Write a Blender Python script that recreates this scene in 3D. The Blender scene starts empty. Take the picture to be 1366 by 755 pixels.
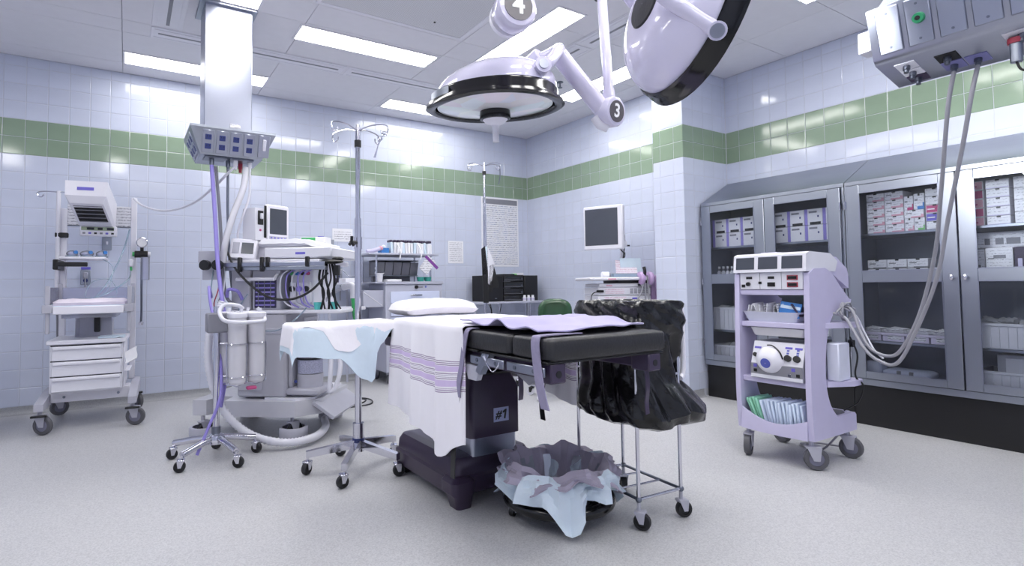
import bpy, math, random
from mathutils import Vector as V, Matrix, noise
random.seed(11)
S = bpy.context.scene
COL = S.collection
PI = math.pi
R = math.radians

# ------------------------------------------------------------------ camera
FPX, YAW, PITCH, ROLL = 735.719, .5548, .043, -.011
CAM = V((-4.6667, -5.9665, 1.0418))
_F = V((math.sin(YAW)*math.cos(PITCH), math.cos(YAW)*math.cos(PITCH), math.sin(PITCH)))
_R0 = V((math.cos(YAW), -math.sin(YAW), 0)); _U0 = _R0.cross(_F)
_R = _R0*math.cos(ROLL) + _U0*math.sin(ROLL); _U = -_R0*math.sin(ROLL) + _U0*math.cos(ROLL)
cd = bpy.data.cameras.new('camera'); co = bpy.data.objects.new('camera', cd); COL.objects.link(co)
cd.sensor_width = 36; cd.lens = FPX/1366*36; cd.shift_x = (683-624.3153)/1366; cd.shift_y = (348.9842-377.5)/1366
cd.clip_start = .05; cd.clip_end = 60
co.matrix_world = Matrix(((_R.x, _U.x, -_F.x, CAM.x), (_R.y, _U.y, -_F.y, CAM.y), (_R.z, _U.z, -_F.z, CAM.z), (0, 0, 0, 1)))
S.camera = co
# ------------------------------------------------------------------ world, exposure
w = bpy.data.worlds.new('world'); S.world = w; w.use_nodes = True
w.node_tree.nodes['Background'].inputs[0].default_value = (.75, .78, .9, 1)
w.node_tree.nodes['Background'].inputs[1].default_value = .05
S.view_settings.view_transform = 'Standard'; S.view_settings.look = 'None'
S.view_settings.gamma = 1; S.view_settings.use_curve_mapping = False
S.view_settings.exposure = 0.0
LIGHT_E = 20.5                    # radiance of the ceiling troffers
LIGHT_C = (1.0, .988, .968)
S.cycles.max_bounces = 10; S.cycles.diffuse_bounces = 5; S.cycles.glossy_bounces = 4
S.cycles.transparent_max_bounces = 12; S.cycles.sample_clamp_indirect = 6
S.cycles.use_denoising = True

# ------------------------------------------------------------------ materials
def srgb(h):
    h = h.lstrip('#'); o = []
    for i in (0, 2, 4):
        c = int(h[i:i+2], 16)/255
        o.append(c/12.92 if c <= .04045 else ((c+.055)/1.055)**2.4)
    return (*o, 1)
MT = {}
def nn(nt, t, **k):
    n = nt.nodes.new(t)
    for a, b in k.items(): setattr(n, a, b)
    return n
def mat(name, hexc, rough=.5, metal=0., spec=.5, var=.06, vs=12., bump=0., bs=80., coat=0., alpha=1., emit=None, es=0., sheen=0., sub=0., rnd=0.):
    if name in MT: return MT[name]
    m = bpy.data.materials.new(name); m.use_nodes = True; nt = m.node_tree
    b = nt.nodes['Principled BSDF']; c = srgb(hexc) if isinstance(hexc, str) else hexc
    b.inputs['Roughness'].default_value = rough; b.inputs['Metallic'].default_value = metal
    b.inputs['Specular IOR Level'].default_value = spec; b.inputs['Coat Weight'].default_value = coat
    b.inputs['Sheen Weight'].default_value = sheen; b.inputs['Alpha'].default_value = alpha
    b.inputs['Base Color'].default_value = c
    tc = nn(nt, 'ShaderNodeTexCoord')
    if var:
        t = nn(nt, 'ShaderNodeTexNoise'); t.inputs['Scale'].default_value = vs; t.inputs['Detail'].default_value = 4
        nt.links.new(tc.outputs['Object'], t.inputs['Vector'])
        mr = nn(nt, 'ShaderNodeMapRange'); mr.inputs['From Min'].default_value = .25; mr.inputs['From Max'].default_value = .75
        mr.inputs['To Min'].default_value = 1-var; mr.inputs['To Max'].default_value = 1+var*.6
        nt.links.new(t.outputs['Fac'], mr.inputs['Value'])
        hs = nn(nt, 'ShaderNodeHueSaturation'); hs.inputs['Color'].default_value = c
        src = mr.outputs[0]
        if rnd:
            oi = nn(nt, 'ShaderNodeObjectInfo'); m2 = nn(nt, 'ShaderNodeMapRange')
            m2.inputs['To Min'].default_value = 1-rnd; m2.inputs['To Max'].default_value = 1+rnd
            nt.links.new(oi.outputs['Random'], m2.inputs['Value'])
            mu = nn(nt, 'ShaderNodeMath', operation='MULTIPLY'); nt.links.new(src, mu.inputs[0]); nt.links.new(m2.outputs[0], mu.inputs[1]); src = mu.outputs[0]
        nt.links.new(src, hs.inputs['Value']); nt.links.new(hs.outputs[0], b.inputs['Base Color'])
    if bump:
        t = nn(nt, 'ShaderNodeTexNoise'); t.inputs['Scale'].default_value = bs; t.inputs['Detail'].default_value = 5
        nt.links.new(tc.outputs['Object'], t.inputs['Vector'])
        bp = nn(nt, 'ShaderNodeBump'); bp.inputs['Strength'].default_value = bump; bp.inputs['Distance'].default_value = .01
        nt.links.new(t.outputs['Fac'], bp.inputs['Height']); nt.links.new(bp.outputs[0], b.inputs['Normal'])
    if emit:
        b.inputs['Emission Color'].default_value = srgb(emit) if isinstance(emit, str) else emit; b.inputs['Emission Strength'].default_value = es
    MT[name] = m; return m
def steel(name, hexc, rough=.28, stretch=(1, 1, 40), amt=.12):
    m = mat(name, hexc, rough, 1., var=0)
    nt = m.node_tree; b = nt.nodes['Principled BSDF']
    if len(nt.nodes) > 4: return m
    tc = nt.nodes['Texture Coordinate']; mp = nn(nt, 'ShaderNodeMapping'); mp.inputs['Scale'].default_value = stretch
    t = nn(nt, 'ShaderNodeTexNoise'); t.inputs['Scale'].default_value = 6; t.inputs['Detail'].default_value = 6
    t.inputs['Scale'].default_value = 2.5; amt *= .45
    nt.links.new(tc.outputs['Object'], mp.inputs['Vector']); nt.links.new(mp.outputs[0], t.inputs['Vector'])
    mr = nn(nt, 'ShaderNodeMapRange'); mr.inputs['To Min'].default_value = rough-amt; mr.inputs['To Max'].default_value = rough+amt
    nt.links.new(t.outputs['Fac'], mr.inputs['Value']); nt.links.new(mr.outputs[0], b.inputs['Roughness'])
    return m
def clear(name, hexc, trans=.8, rough=.03, ior=1.35):
    """thin clear sheet: straight-through part plus Fresnel gloss plus a little haze"""
    m = bpy.data.materials.new(name); m.use_nodes = True; nt = m.node_tree; nt.nodes.remove(nt.nodes['Principled BSDF'])
    out = nt.nodes['Material Output']
    tr = nn(nt, 'ShaderNodeBsdfTransparent'); tr.inputs[0].default_value = srgb(hexc)
    df = nn(nt, 'ShaderNodeBsdfPrincipled'); df.inputs['Base Color'].default_value = srgb(hexc); df.inputs['Roughness'].default_value = .3
    gl = nn(nt, 'ShaderNodeBsdfGlossy'); gl.inputs['Roughness'].default_value = rough
    fr = nn(nt, 'ShaderNodeFresnel'); fr.inputs['IOR'].default_value = ior
    a = nn(nt, 'ShaderNodeMixShader'); a.inputs[0].default_value = 1-trans
    b = nn(nt, 'ShaderNodeMixShader')
    nt.links.new(tr.outputs[0], a.inputs[1]); nt.links.new(df.outputs[0], a.inputs[2])
    nt.links.new(fr.outputs[0], b.inputs[0]); nt.links.new(a.outputs[0], b.inputs[1]); nt.links.new(gl.outputs[0], b.inputs[2])
    nt.links.new(b.outputs[0], out.inputs[0]); MT[name] = m; return m
def printed(name, paper, ink, scale=(40, 1, 90), thr=.55, rough=.6, ink2=None):
    """paper with rows of print: stretched noise gated by rows (in object space x / z)"""
    m = bpy.data.materials.new(name); m.use_nodes = True; nt = m.node_tree; b = nt.nodes['Principled BSDF']
    b.inputs['Roughness'].default_value = rough
    tc = nn(nt, 'ShaderNodeTexCoord'); mp = nn(nt, 'ShaderNodeMapping'); mp.inputs['Scale'].default_value = scale
    t = nn(nt, 'ShaderNodeTexNoise'); t.inputs['Scale'].default_value = 1; t.inputs['Detail'].default_value = 3
    nt.links.new(tc.outputs['Object'], mp.inputs['Vector']); nt.links.new(mp.outputs[0], t.inputs['Vector'])
    sx = nn(nt, 'ShaderNodeSeparateXYZ'); nt.links.new(mp.outputs[0], sx.inputs[0])
    si = nn(nt, 'ShaderNodeMath', operation='SINE'); nt.links.new(sx.outputs['Z'], si.inputs[0])
    ad = nn(nt, 'ShaderNodeMath', operation='MULTIPLY_ADD'); ad.inputs[1].default_value = .16
    nt.links.new(si.outputs[0], ad.inputs[0]); nt.links.new(t.outputs['Fac'], ad.inputs[2])
    gt = nn(nt, 'ShaderNodeMath', operation='GREATER_THAN'); gt.inputs[1].default_value = thr; nt.links.new(ad.outputs[0], gt.inputs[0])
    mx = nn(nt, 'ShaderNodeMix', data_type='RGBA'); mx.inputs[6].default_value = srgb(paper); mx.inputs[7].default_value = srgb(ink)
    if ink2:
        t2 = nn(nt, 'ShaderNodeTexNoise'); t2.inputs['Scale'].default_value = 9; nt.links.new(tc.outputs['Object'], t2.inputs['Vector'])
        g2 = nn(nt, 'ShaderNodeMath', operation='GREATER_THAN'); g2.inputs[1].default_value = .52; nt.links.new(t2.outputs['Fac'], g2.inputs[0])
        m2 = nn(nt, 'ShaderNodeMix', data_type='RGBA'); m2.inputs[6].default_value = srgb(ink); m2.inputs[7].default_value = srgb(ink2)
        nt.links.new(g2.outputs[0], m2.inputs[0]); nt.links.new(m2.outputs[2], mx.inputs[7])
    nt.links.new(gt.outputs[0], mx.inputs[0]); nt.links.new(mx.outputs[2], b.inputs['Base Color'])
    MT[name] = m; return m

# ------------------------------------------------------------------ mesh builder
OFF = {}
class MB:
    def __init__(s): s.v = []; s.f = []; s.M = None
    def add(s, vs, fs):
        o = len(s.v)
        for p in vs:
            p = V(p)
            if s.M is not None: p = s.M @ p
            s.v.append(p)
        s.f += [tuple(i+o for i in f) for f in fs]; return s
    def box(s, x0, x1, y0, y1, z0, z1, b=0.):
        """axis box from min/max corners, chamfered by b"""
        if x0 > x1: x0, x1 = x1, x0
        if y0 > y1: y0, y1 = y1, y0
        if z0 > z1: z0, z1 = z1, z0
        if b <= 0:
            return s.add([(x, y, z) for x in (x0, x1) for y in (y0, y1) for z in (z0, z1)],
                         [(0, 1, 3, 2), (4, 6, 7, 5), (0, 4, 5, 1), (2, 3, 7, 6), (0, 2, 6, 4), (1, 5, 7, 3)])
        b = min(b, .49*(x1-x0), .49*(y1-y0), .49*(z1-z0))
        c = ((x0, x1), (y0, y1), (z0, z1)); vs = []; ix = {}
        for i in (0, 1):
            for j in (0, 1):
                for k in (0, 1):
                    for a in range(3):
                        q = [c[0][i], c[1][j], c[2][k]]; sg = (i, j, k)
                        for d in range(3):
                            if d != a: q[d] += b if sg[d] == 0 else -b
                        ix[i, j, k, a] = len(vs); vs.append(q)
        fs = []
        for a in range(3):
            u, w_ = (a+1) % 3, (a+2) % 3
            for e in (0, 1):
                loop = []
                for p, q in ((0, 0), (1, 0), (1, 1), (0, 1)):
                    t = [0, 0, 0]; t[a] = e; t[u] = p; t[w_] = q; loop.append(ix[t[0], t[1], t[2], a])
                fs.append(tuple(loop if e else loop[::-1]))
            for p in (0, 1):
                for q in (0, 1):
                    t0 = [0, 0, 0]; t0[u] = p; t0[w_] = q; t1 = t0[:]; t1[a] = 1
                    l = (ix[(*t0, u)], ix[(*t1, u)], ix[(*t1, w_)], ix[(*t0, w_)])
                    fs.append(l if (p+q) % 2 else l[::-1])
        for i in (0, 1):
            for j in (0, 1):
                for k in (0, 1):
                    l = (ix[i, j, k, 0], ix[i, j, k, 1], ix[i, j, k, 2]); fs.append(l if (i+j+k) % 2 else l[::-1])
        return s.add(vs, fs)
    def cyl(s, p, q, r, r2=None, n=14, cap=True):
        p, q = V(p), V(q); r2 = r if r2 is None else r2; d = (q-p).normalized()
        a = d.orthogonal().normalized(); b = d.cross(a)
        vs = []
        for i in range(n):
            t = 2*PI*i/n; o = a*math.cos(t)+b*math.sin(t); vs += [p+o*r, q+o*r2]
        fs = [(2*i, 2*((i+1) % n), 2*((i+1) % n)+1, 2*i+1) for i in range(n)]
        if cap: fs += [tuple(2*i for i in range(n-1, -1, -1)), tuple(2*i+1 for i in range(n))]
        return s.add(vs, fs)
    def tube(s, pts, r, n=8, closed=False, ribs=0):
        pts = [V(p) for p in pts]; N = len(pts); vs = []; fs = []
        t = (pts[1]-pts[0]).normalized(); a = t.orthogonal().normalized()
        for i, p in enumerate(pts):
            if closed: t = (pts[(i+1) % N]-pts[i-1]).normalized()
            else: t = (pts[min(i+1, N-1)]-pts[max(i-1, 0)]).normalized()
            a = (a-t*a.dot(t)).normalized(); b = t.cross(a)
            rr = r*(1+(.12 if i % 2 else -.12)) if ribs else r
            vs += [p+(a*math.cos(2*PI*k/n)+b*math.sin(2*PI*k/n))*rr for k in range(n)]
        for i in range(N if closed else N-1):
            j = (i+1) % N
            fs += [(i*n+k, i*n+(k+1) % n, j*n+(k+1) % n, j*n+k) for k in range(n)]
        if not closed: fs += [tuple(range(n-1, -1, -1)), tuple((N-1)*n+k for k in range(n))]
        return s.add(vs, fs)
    def lathe(s, prof, c=(0, 0, 0), n=28, M=None, cap=True):
        vs = []; fs = []; c = V(c)
        for r, z in prof:
            for k in range(n):
                p = V((r*math.cos(2*PI*k/n), r*math.sin(2*PI*k/n), z))
                vs.append((M @ p if M is not None else p)+c)
        for i in range(len(prof)-1):
            fs += [(i*n+k, i*n+(k+1) % n, (i+1)*n+(k+1) % n, (i+1)*n+k) for k in range(n)]
        if cap:
            fs.append(tuple(range(n-1, -1, -1))); fs.append(tuple((len(prof)-1)*n+k for k in range(n)))
        return s.add(vs, fs)
    def ball(s, c, r, sc=(1, 1, 1), n=14, m=8):
        prof = [(max(1e-4, math.sin(PI*i/m)*r), -math.cos(PI*i/m)*r) for i in range(m+1)]
        o = len(s.v); s.lathe([(a*1, b*1) for a, b in prof], (0, 0, 0), n)
        for i in range(o, len(s.v)):
            p = s.v[i]
            s.v[i] = V((p.x*sc[0]+c[0], p.y*sc[1]+c[1], p.z*sc[2]+c[2])) if s.M is None else p
        return s
    def prism(s, poly, ax, a, b):
        """polygon in the plane normal to axis ax ('x': (y,z), 'y': (x,z), 'z': (x,y)), from a to b"""
        def mk(u, w_, t): return {'x': (t, u, w_), 'y': (u, t, w_), 'z': (u, w_, t)}[ax]
        n = len(poly); ar = sum(poly[i][0]*poly[(i+1) % n][1]-poly[(i+1) % n][0]*poly[i][1] for i in range(n))
        if (ar < 0) != (ax == 'y'): poly = poly[::-1]
        if a > b: a, b = b, a
        vs = [mk(u, w_, a) for u, w_ in poly]+[mk(u, w_, b) for u, w_ in poly]
        fs = [tuple(range(n-1, -1, -1)), tuple(range(n, 2*n))]+[(i, (i+1) % n, n+(i+1) % n, n+i) for i in range(n)]
        return s.add(vs, fs)
    def sheet(s, grid, t=.004):
        """thick cloth from a grid of points"""
        n, m = len(grid), len(grid[0]); P = [[V(p) for p in r] for r in grid]; top = []; bot = []
        for i in range(n):
            for j in range(m):
                du = P[min(i+1, n-1)][j]-P[max(i-1, 0)][j]; dv = P[i][min(j+1, m-1)]-P[i][max(j-1, 0)]
                nr = du.cross(dv); nr = nr.normalized() if nr.length > 1e-9 else V((0, 0, 1))
                top.append(P[i][j]+nr*t*.5); bot.append(P[i][j]-nr*t*.5)
        fs = []; o = n*m
        for i in range(n-1):
            for j in range(m-1):
                a, b, c, d = i*m+j, (i+1)*m+j, (i+1)*m+j+1, i*m+j+1
                fs += [(a, b, c, d), (o+d, o+c, o+b, o+a)]
        edge = [(0, j) for j in range(m)]+[(i, m-1) for i in range(1, n)]+[(n-1, j) for j in range(m-2, -1, -1)]+[(i, 0) for i in range(n-2, 0, -1)]
        for k in range(len(edge)):
            a = edge[k][0]*m+edge[k][1]; b = edge[(k+1) % len(edge)]; b = b[0]*m+b[1]
            fs.append((a, b, o+b, o+a)[::1])
        return s.add(top+bot, fs)
    def build(s, name, m, parent=None, label=None, cat=None, group=None, kind=None, sharp=38, origin=None):
        me = bpy.data.meshes.new(name)
        if parent is not None: off = OFF.get(parent, V((0, 0, 0)))
        elif origin is not None: off = V(origin)
        else:
            xs = [p.x for p in s.v]; ys = [p.y for p in s.v]
            off = V(((min(xs)+max(xs))/2, (min(ys)+max(ys))/2, min(p.z for p in s.v)))
        me.from_pydata([tuple(p-off) for p in s.v], [], s.f)
        me.polygons.foreach_set('use_smooth', [True]*len(me.polygons))
        me.update()
        if hasattr(me, 'set_sharp_from_angle'): me.set_sharp_from_angle(angle=R(sharp))
        for q in (m if isinstance(m, (list, tuple)) else [m]): me.materials.append(MT[q] if isinstance(q, str) else q)
        o = bpy.data.objects.new(name, me); COL.objects.link(o)
        if parent is None: o.location = off
        else: o.parent = parent
        OFF[o] = off
        return props(o, label, cat, group, kind)
def props(o, label=None, cat=None, group=None, kind=None):
    for k, v in (('label', label), ('category', cat), ('group', group), ('kind', kind)):
        if v: o[k] = v
    return o
def T(name, label, cat, loc=(0, 0, 0), rz=0., group=None, world=True):
    """an Empty at the base of a thing; with world=True its parts are given in world coordinates"""
    o = bpy.data.objects.new(name, None); COL.objects.link(o); o.location = loc; o.rotation_euler = (0, 0, rz)
    o.empty_display_size = .05
    OFF[o] = V(loc) if world else V((0, 0, 0))
    return props(o, label, cat, group)
def dup(root, loc, rz=None, label=None, group=None):
    def cp(o, par):
        c = o.copy(); COL.objects.link(c); c.parent = par
        for ch in [x for x in KIDS.get(o, [])]: cp(ch, c)
        return c
    for o in COL.objects:
        if o.parent and o not in KIDS.get(o.parent, []): KIDS.setdefault(o.parent, []).append(o)
    c = cp(root, None); c.location = loc
    if rz is not None: c.rotation_euler = (0, 0, rz)
    return props(c, label, None, group)
KIDS = {}
def sm(pts, k=6, closed=False):
    """Catmull-Rom through the points"""
    P = [V(p) for p in pts]; N = len(P); o = []
    for i in range(N if closed else N-1):
        if closed: a, b, c, d = P[i-1], P[i], P[(i+1) % N], P[(i+2) % N]
        else: a, b, c, d = P[max(i-1, 0)], P[i], P[i+1], P[min(i+2, N-1)]
        for j in range(k):
            t = j/k
            o.append(.5*((2*b)+(c-a)*t+(2*a-5*b+4*c-d)*t*t+(3*b-a-3*c+d)*t**3))
    if not closed: o.append(P[-1])
    return o
def nz(*a): return noise.noise(V(a))
_txt = {}
def text_mesh(mb, body, size, M, depth=.0015, shear=0.):
    cu = bpy.data.curves.new('t', 'FONT'); cu.body = body; cu.size = size; cu.align_x = 'CENTER'; cu.align_y = 'CENTER'; cu.extrude = depth; cu.resolution_u = 3; cu.offset = size*.022; cu.shear = shear
    ob = bpy.data.objects.new('t', cu); COL.objects.link(ob)
    dg = bpy.context.evaluated_depsgraph_get(); me = bpy.data.meshes.new_from_object(ob.evaluated_get(dg))
    vs = [M @ v.co for v in me.vertices]; fs = [tuple(p.vertices) for p in me.polygons]
    bpy.data.objects.remove(ob); bpy.data.curves.remove(cu); bpy.data.meshes.remove(me)
    return mb.add(vs, fs)
def caster(parent, x, y, z, r, rz=0., w_=.026, wheel='rubber', fork='chrome', hub='hub_grey', zs=None, name='caster'):
    """swivel caster standing on z=0 under (x,y): fork part with wheel and hub as its pieces; zs = top of the stem"""
    c, s_ = math.cos(rz), math.sin(rz)
    ox = .35*r; wx, wy = x+c*ox, y+s_*ox; n = V((-s_, c, 0)); ce = V((wx, wy, z+r)); zs = zs or z+2*r+.03
    f = MB(); f.cyl((x, y, z+2*r+.004), (x, y, zs), r*.22, n=8)
    f.M = Matrix.Translation((x, y, 0)) @ Matrix.Rotation(rz, 4, 'Z')
    f.box(-r*.5, r*.75, -w_/2-.008, w_/2+.008, z+2*r-.004, z+2*r+.008, .003)
    for sd in (-1, 1):
        y0 = sd*(w_/2+.003); y1 = sd*(w_/2+.007)
        f.prism([(-r*.4, z+2*r), (r*.75, z+2*r), (ox+r*.25, z+r*.85), (ox-r*.25, z+r*.85)], 'y', y0, y1)
    f = f.build(name, fork, parent)
    wb = MB(); MX = Matrix.Rotation(rz, 4, 'Z') @ Matrix.Rotation(PI/2, 4, 'X')
    wb.lathe([(r*.62, -w_/2), (r*.92, -w_/2), (r, -w_*.3), (r, w_*.3), (r*.92, w_/2), (r*.62, w_/2)], ce, 22, MX, cap=False); wb.build('wheel', wheel, f)
    hb = MB(); hb.lathe([(.001, -w_*.46), (r*.2, -w_*.5), (r*.64, -w_*.36), (r*.64, w_*.36), (r*.2, w_*.5), (.001, w_*.46)], ce, 16, MX, cap=False); hb.build('hub', hub, f)
    return f
def rod(name, m, parent, *segs, n=10):
    mb = MB()
    for p, q, r in segs: mb.cyl(p, q, r, n=n)
    return mb.build(name, m, parent)
def pt(name, m, parent, *b, bev=.003, **k):
    """a part made of boxes (x0,x1,y0,y1,z0,z1)"""
    mb = MB()
    for q in b: mb.box(*q[:6], q[6] if len(q) > 6 else bev)
    return mb.build(name, m, parent, **k)

# palette
mat('tile_blue', '#cad0e2', .10, var=.04, vs=5, bump=.03, bs=9, rnd=.02)
mat('tile_green', '#889c87', .10, var=.07, vs=5, bump=.03, bs=9, rnd=.04)
mat('grout_mat', '#c6c8d2', .8)
mat('ceil_paint', '#e4e3ea', .7, var=.02)
mat('ceil_back', '#9c9cac', .8)
mat('white_paint', '#e6e5ee', .35, var=.02)
mat('lamp_white', '#cfcce2', .12, coat=.6, var=.015)
mat('white_plastic', '#dfdfe8', .4, var=.03)
mat('grey_plastic', '#b3b3bf', .45, var=.04)
mat('mid_grey', '#85858f', .45, var=.04)
mat('hub_grey', '#77778a', .45, var=.04)
mat('rubber', '#1b1b1f', .5, var=.1)
mat('wheel_grey', '#58585e', .5, var=.1)
mat('black', '#131316', .4, var=.1)
mat('gloss_black', '#0d0d10', .15, var=.1)
mat('mattress_black', '#1f1f23', .42, var=.12, vs=20, bump=.15, bs=120)
mat('dark_purple', '#3a2f44', .3, var=.12, vs=6)
mat('purple_paint', '#3d324b', .3, var=.1)
mat('lavender', '#c6c1de', .38, var=.03, bump=.05, bs=200)
mat('lav_cloth', '#aca6cb', .85, sheen=.2, var=.05)
mat('sheet_white', '#f1eff5', .85, var=.02, bump=.15, bs=30)
mat('strap_lav', '#8e89a4', .8, var=.1, vs=60)
mat('drape_blue', '#cfdfec', .75, var=.05, bump=.1, bs=40)
mat('screen_grey', '#4a4e58', .18, var=.08, vs=4)
mat('dark_screen', '#2d3036', .12, var=.1, vs=3)
steel('chrome', '#d5d5de', .12, (1, 1, 1), .05)
steel('steel_brush', '#a4a8b6', .3, (30, 30, 1), .1)
steel('steel_cab', '#a6abb5', .34, (1, 1, 30), .08)
steel('steel_dark', '#7b808c', .35, (1, 1, 30), .08)
mat('cab_inside', '#858998', .5, .0, var=.05)
mat('blue_socket', '#2d3a78', .35)
mat('green_knob', '#2f8f62', .3)
mat('green_vinyl', '#2f5236', .22, coat=.3, var=.12)
mat('cyan_plastic', '#5fc7c4', .4)
mat('teal_plastic', '#3d9b91', .4)
mat('blue_plastic', '#3579c0', .45)
mat('purple_hose', '#958ad6', .4)
mat('grey_hose', '#9b9ba3', .4)
mat('white_hose', '#dcdce6', .4)
mat('black_bag', '#0b0b0e', .16, var=.15, vs=9, bump=.75, bs=13)
mat('paper', '#e9e9ee', .7, var=.03)
mat('pink', '#d9a3b6', .5); mat('magenta', '#b8487c', .5); mat('violet', '#6a62c4', .5); mat('leaf_green', '#7fc27a', .5)
mat('red', '#a83248', .4)
mat('green_hose', '#3fae63', .35)
clear('clear_glass', '#f6f8fa', .99, .015, 1.25)
clear('clear_plastic', '#e4e6f4', .72, .08, 1.4)
clear('milky', '#f2f1f8', .35, .15, 1.4)
clear('bluish_clear', '#cfe2f0', .7, .08, 1.4)
printed('print_grey', '#e3e3e9', '#8b8b99', (70, 70, 420), .58)
printed('print_poster', '#e0e0e5', '#8b94b4', (38, 38, 230), .63, .4, '#8a8a96')
printed('print_notice', '#e6e6ec', '#a3a3ad', (60, 60, 250), .62)
printed('print_pink', '#e4dde6', '#cfb0c2', (60, 60, 340), .6)
printed('print_white', '#e8e8ef', '#a2a2b0', (90, 90, 330), .69)

# ================================================================== the room
HT, ZB, ZC = .1524, 2.5049, 3.05
XP, YL, YP, XN = -.336, -2.407, -2.7465, .326        # pillar face, its far edge, its near edge, wall behind the cabinets
XW, YW = -7.4, -7.6                                  # walls behind the camera
def floor_mat(name, base):
    m = mat(name, base, .42, var=0); nt = m.node_tree; b = nt.nodes['Principled BSDF']; tc = nt.nodes['Texture Coordinate']
    v = nn(nt, 'ShaderNodeTexNoise'); v.inputs['Scale'].default_value = 165; v.inputs['Detail'].default_value = 3; v.inputs['Roughness'].default_value = .7
    nt.links.new(tc.outputs['Object'], v.inputs['Vector'])
    cr = nn(nt, 'ShaderNodeValToRGB'); e = cr.color_ramp; e.elements[0].position = .33; e.elements[1].position = .6
    c = srgb(base); e.elements[0].color = (c[0]*.7, c[1]*.7, c[2]*.72, 1); e.elements[1].color = c
    nt.links.new(v.outputs['Fac'], cr.inputs[0])
    n2 = nn(nt, 'ShaderNodeTexNoise'); n2.inputs['Scale'].default_value = 1.6; n2.inputs['Detail'].default_value = 5; nt.links.new(tc.outputs['Object'], n2.inputs['Vector'])
    mr = nn(nt, 'ShaderNodeMapRange'); mr.inputs['To Min'].default_value = .93; mr.inputs['To Max'].default_value = 1.05; nt.links.new(n2.outputs['Fac'], mr.inputs['Value'])
    hs = nn(nt, 'ShaderNodeHueSaturation'); nt.links.new(mr.outputs[0], hs.inputs['Value']); nt.links.new(cr.outputs[0], hs.inputs['Color']); nt.links.new(hs.outputs[0], b.inputs['Base Color'])
    return m
floor_mat('floor_speckle', '#c5c5c7')
floor_mat('cove_speckle', '#a9aaad')
MB().box(XW-.1, XN+.1, YW-.1, .1, -.1, 0).build('floor', 'floor_speckle', kind='structure', label='pale grey speckled seamless floor', cat='floor')

def px_of(p):
    d = V(p)-CAM; z = d.dot(_F)
    return (-9999, -9999, z) if z < .1 else (624.3153+FPX*d.dot(_R)/z, 348.9842-FPX*d.dot(_U)/z, z)
def tile_mesh(name, m, wd, ht):
    """one glazed tile, face at local -y, cushioned edge, origin at its centre"""
    g = .0016; b = .004; x = wd/2-g; z = ht/2-g; mb = MB()
    mb.add([(-x, .005, -z), (x, .005, -z), (x, .005, z), (-x, .005, z), (-x, .0015, -z), (x, .0015, -z), (x, .0015, z), (-x, .0015, z),
            (-x+b, 0, -z+b), (x-b, 0, -z+b), (x-b, 0, z-b), (-x+b, 0, z-b)],
           [(4, 5, 9, 8), (5, 6, 10, 9), (6, 7, 11, 10), (7, 4, 8, 11), (8, 9, 10, 11), (0, 1, 5, 4), (1, 2, 6, 5), (2, 3, 7, 6), (3, 0, 4, 7)])
    return mb
_tm = {}
def tile_me(m, wd, ht):
    k = (m, round(wd, 3), round(ht, 3))
    if k not in _tm:
        mb = tile_mesh('tile', m, wd, ht); me = bpy.data.meshes.new('tile'); me.from_pydata([tuple(p) for p in mb.v], [], mb.f)
        me.materials.append(MT[m]); _tm[k] = me
    return _tm[k]
def tiled_wall(name, org, u, length, first, back, label, limit=300, inset=0.):
    """wall from org along unit direction u (tile face on the left-hand normal side), first = width of the first tile"""
    org, u = V(org), V(u); n = V((u.y, -u.x, 0))          # outward (into the room)
    rz = math.atan2(u.y, u.x)
    mb = MB(); a, b_ = org-n*.0022+u*inset, org+u*(length-inset)-n*.0022; c, d = b_-n*back, a-n*back
    mb.add([(p.x, p.y, z) for z in (0, ZC+.02) for p in (a, b_, c, d)], [(0, 1, 5, 4), (1, 2, 6, 5), (2, 3, 7, 6), (3, 0, 4, 7), (3, 2, 1, 0), (4, 5, 6, 7)])
    wall = mb.build(name, 'grout_mat', kind='structure', label=label, cat='wall', origin=org)
    zs = [ZB-k*HT for k in range(16, -4, -1)]+[ZC]; xs = [0.]; x = first
    while x < length-.02: xs.append(x); x += HT
    xs.append(length); cells = []
    for i in range(len(xs)-1):
        for j in range(len(zs)-1):
            w0, h0 = xs[i+1]-xs[i], zs[j+1]-zs[j]; ce = org+u*((xs[i]+xs[i+1])/2); ce.z = (zs[j]+zs[j+1])/2
            m = 'tile_green' if 14 <= j < 16 else 'tile_blue'
            p = px_of(ce); vis = -25 < p[0] < 1390 and -25 < p[1] < 780 and p[2] > 0
            q1, q2 = px_of(ce-u*w0/2), px_of(ce+u*w0/2)
            cells.append((-(abs(q1[0]-q2[0])*FPX*h0/max(p[2], .1)) if vis else 1, ce, w0, h0, m))
    cells.sort(key=lambda t: t[0]); rest = {'tile_blue': MB(), 'tile_green': MB()}
    for k, (ar, ce, w0, h0, m) in enumerate(cells):
        if k < limit and ar < 0:
            o = bpy.data.objects.new('tile', tile_me(m, w0, h0)); COL.objects.link(o); o.parent = wall
            o.location = ce-org; o.rotation_euler = (random.gauss(0, .0022), 0, rz+random.gauss(0, .0022))
        else:
            mb = rest[m]; t = tile_mesh('t', m, w0, h0); mb.M = Matrix.Translation(ce) @ Matrix.Rotation(rz, 4, 'Z') @ Matrix.Rotation(random.gauss(0, .0022), 4, 'X'); mb.add(t.v, t.f)
    for m, mb in rest.items():
        if mb.v:
            mb.M = None; mb.build('remaining_tiles', m, wall, kind='stuff', sharp=12)
    return wall
LA = 35.5629*HT
fa = (-XW) % 1
tiled_wall('wall_back', (XW, 0, 0), (1, 0, 0), -XW, (-XW-.5629*HT) % HT, .1, 'long back wall of pale blue glazed tiles with a green double band')
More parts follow.
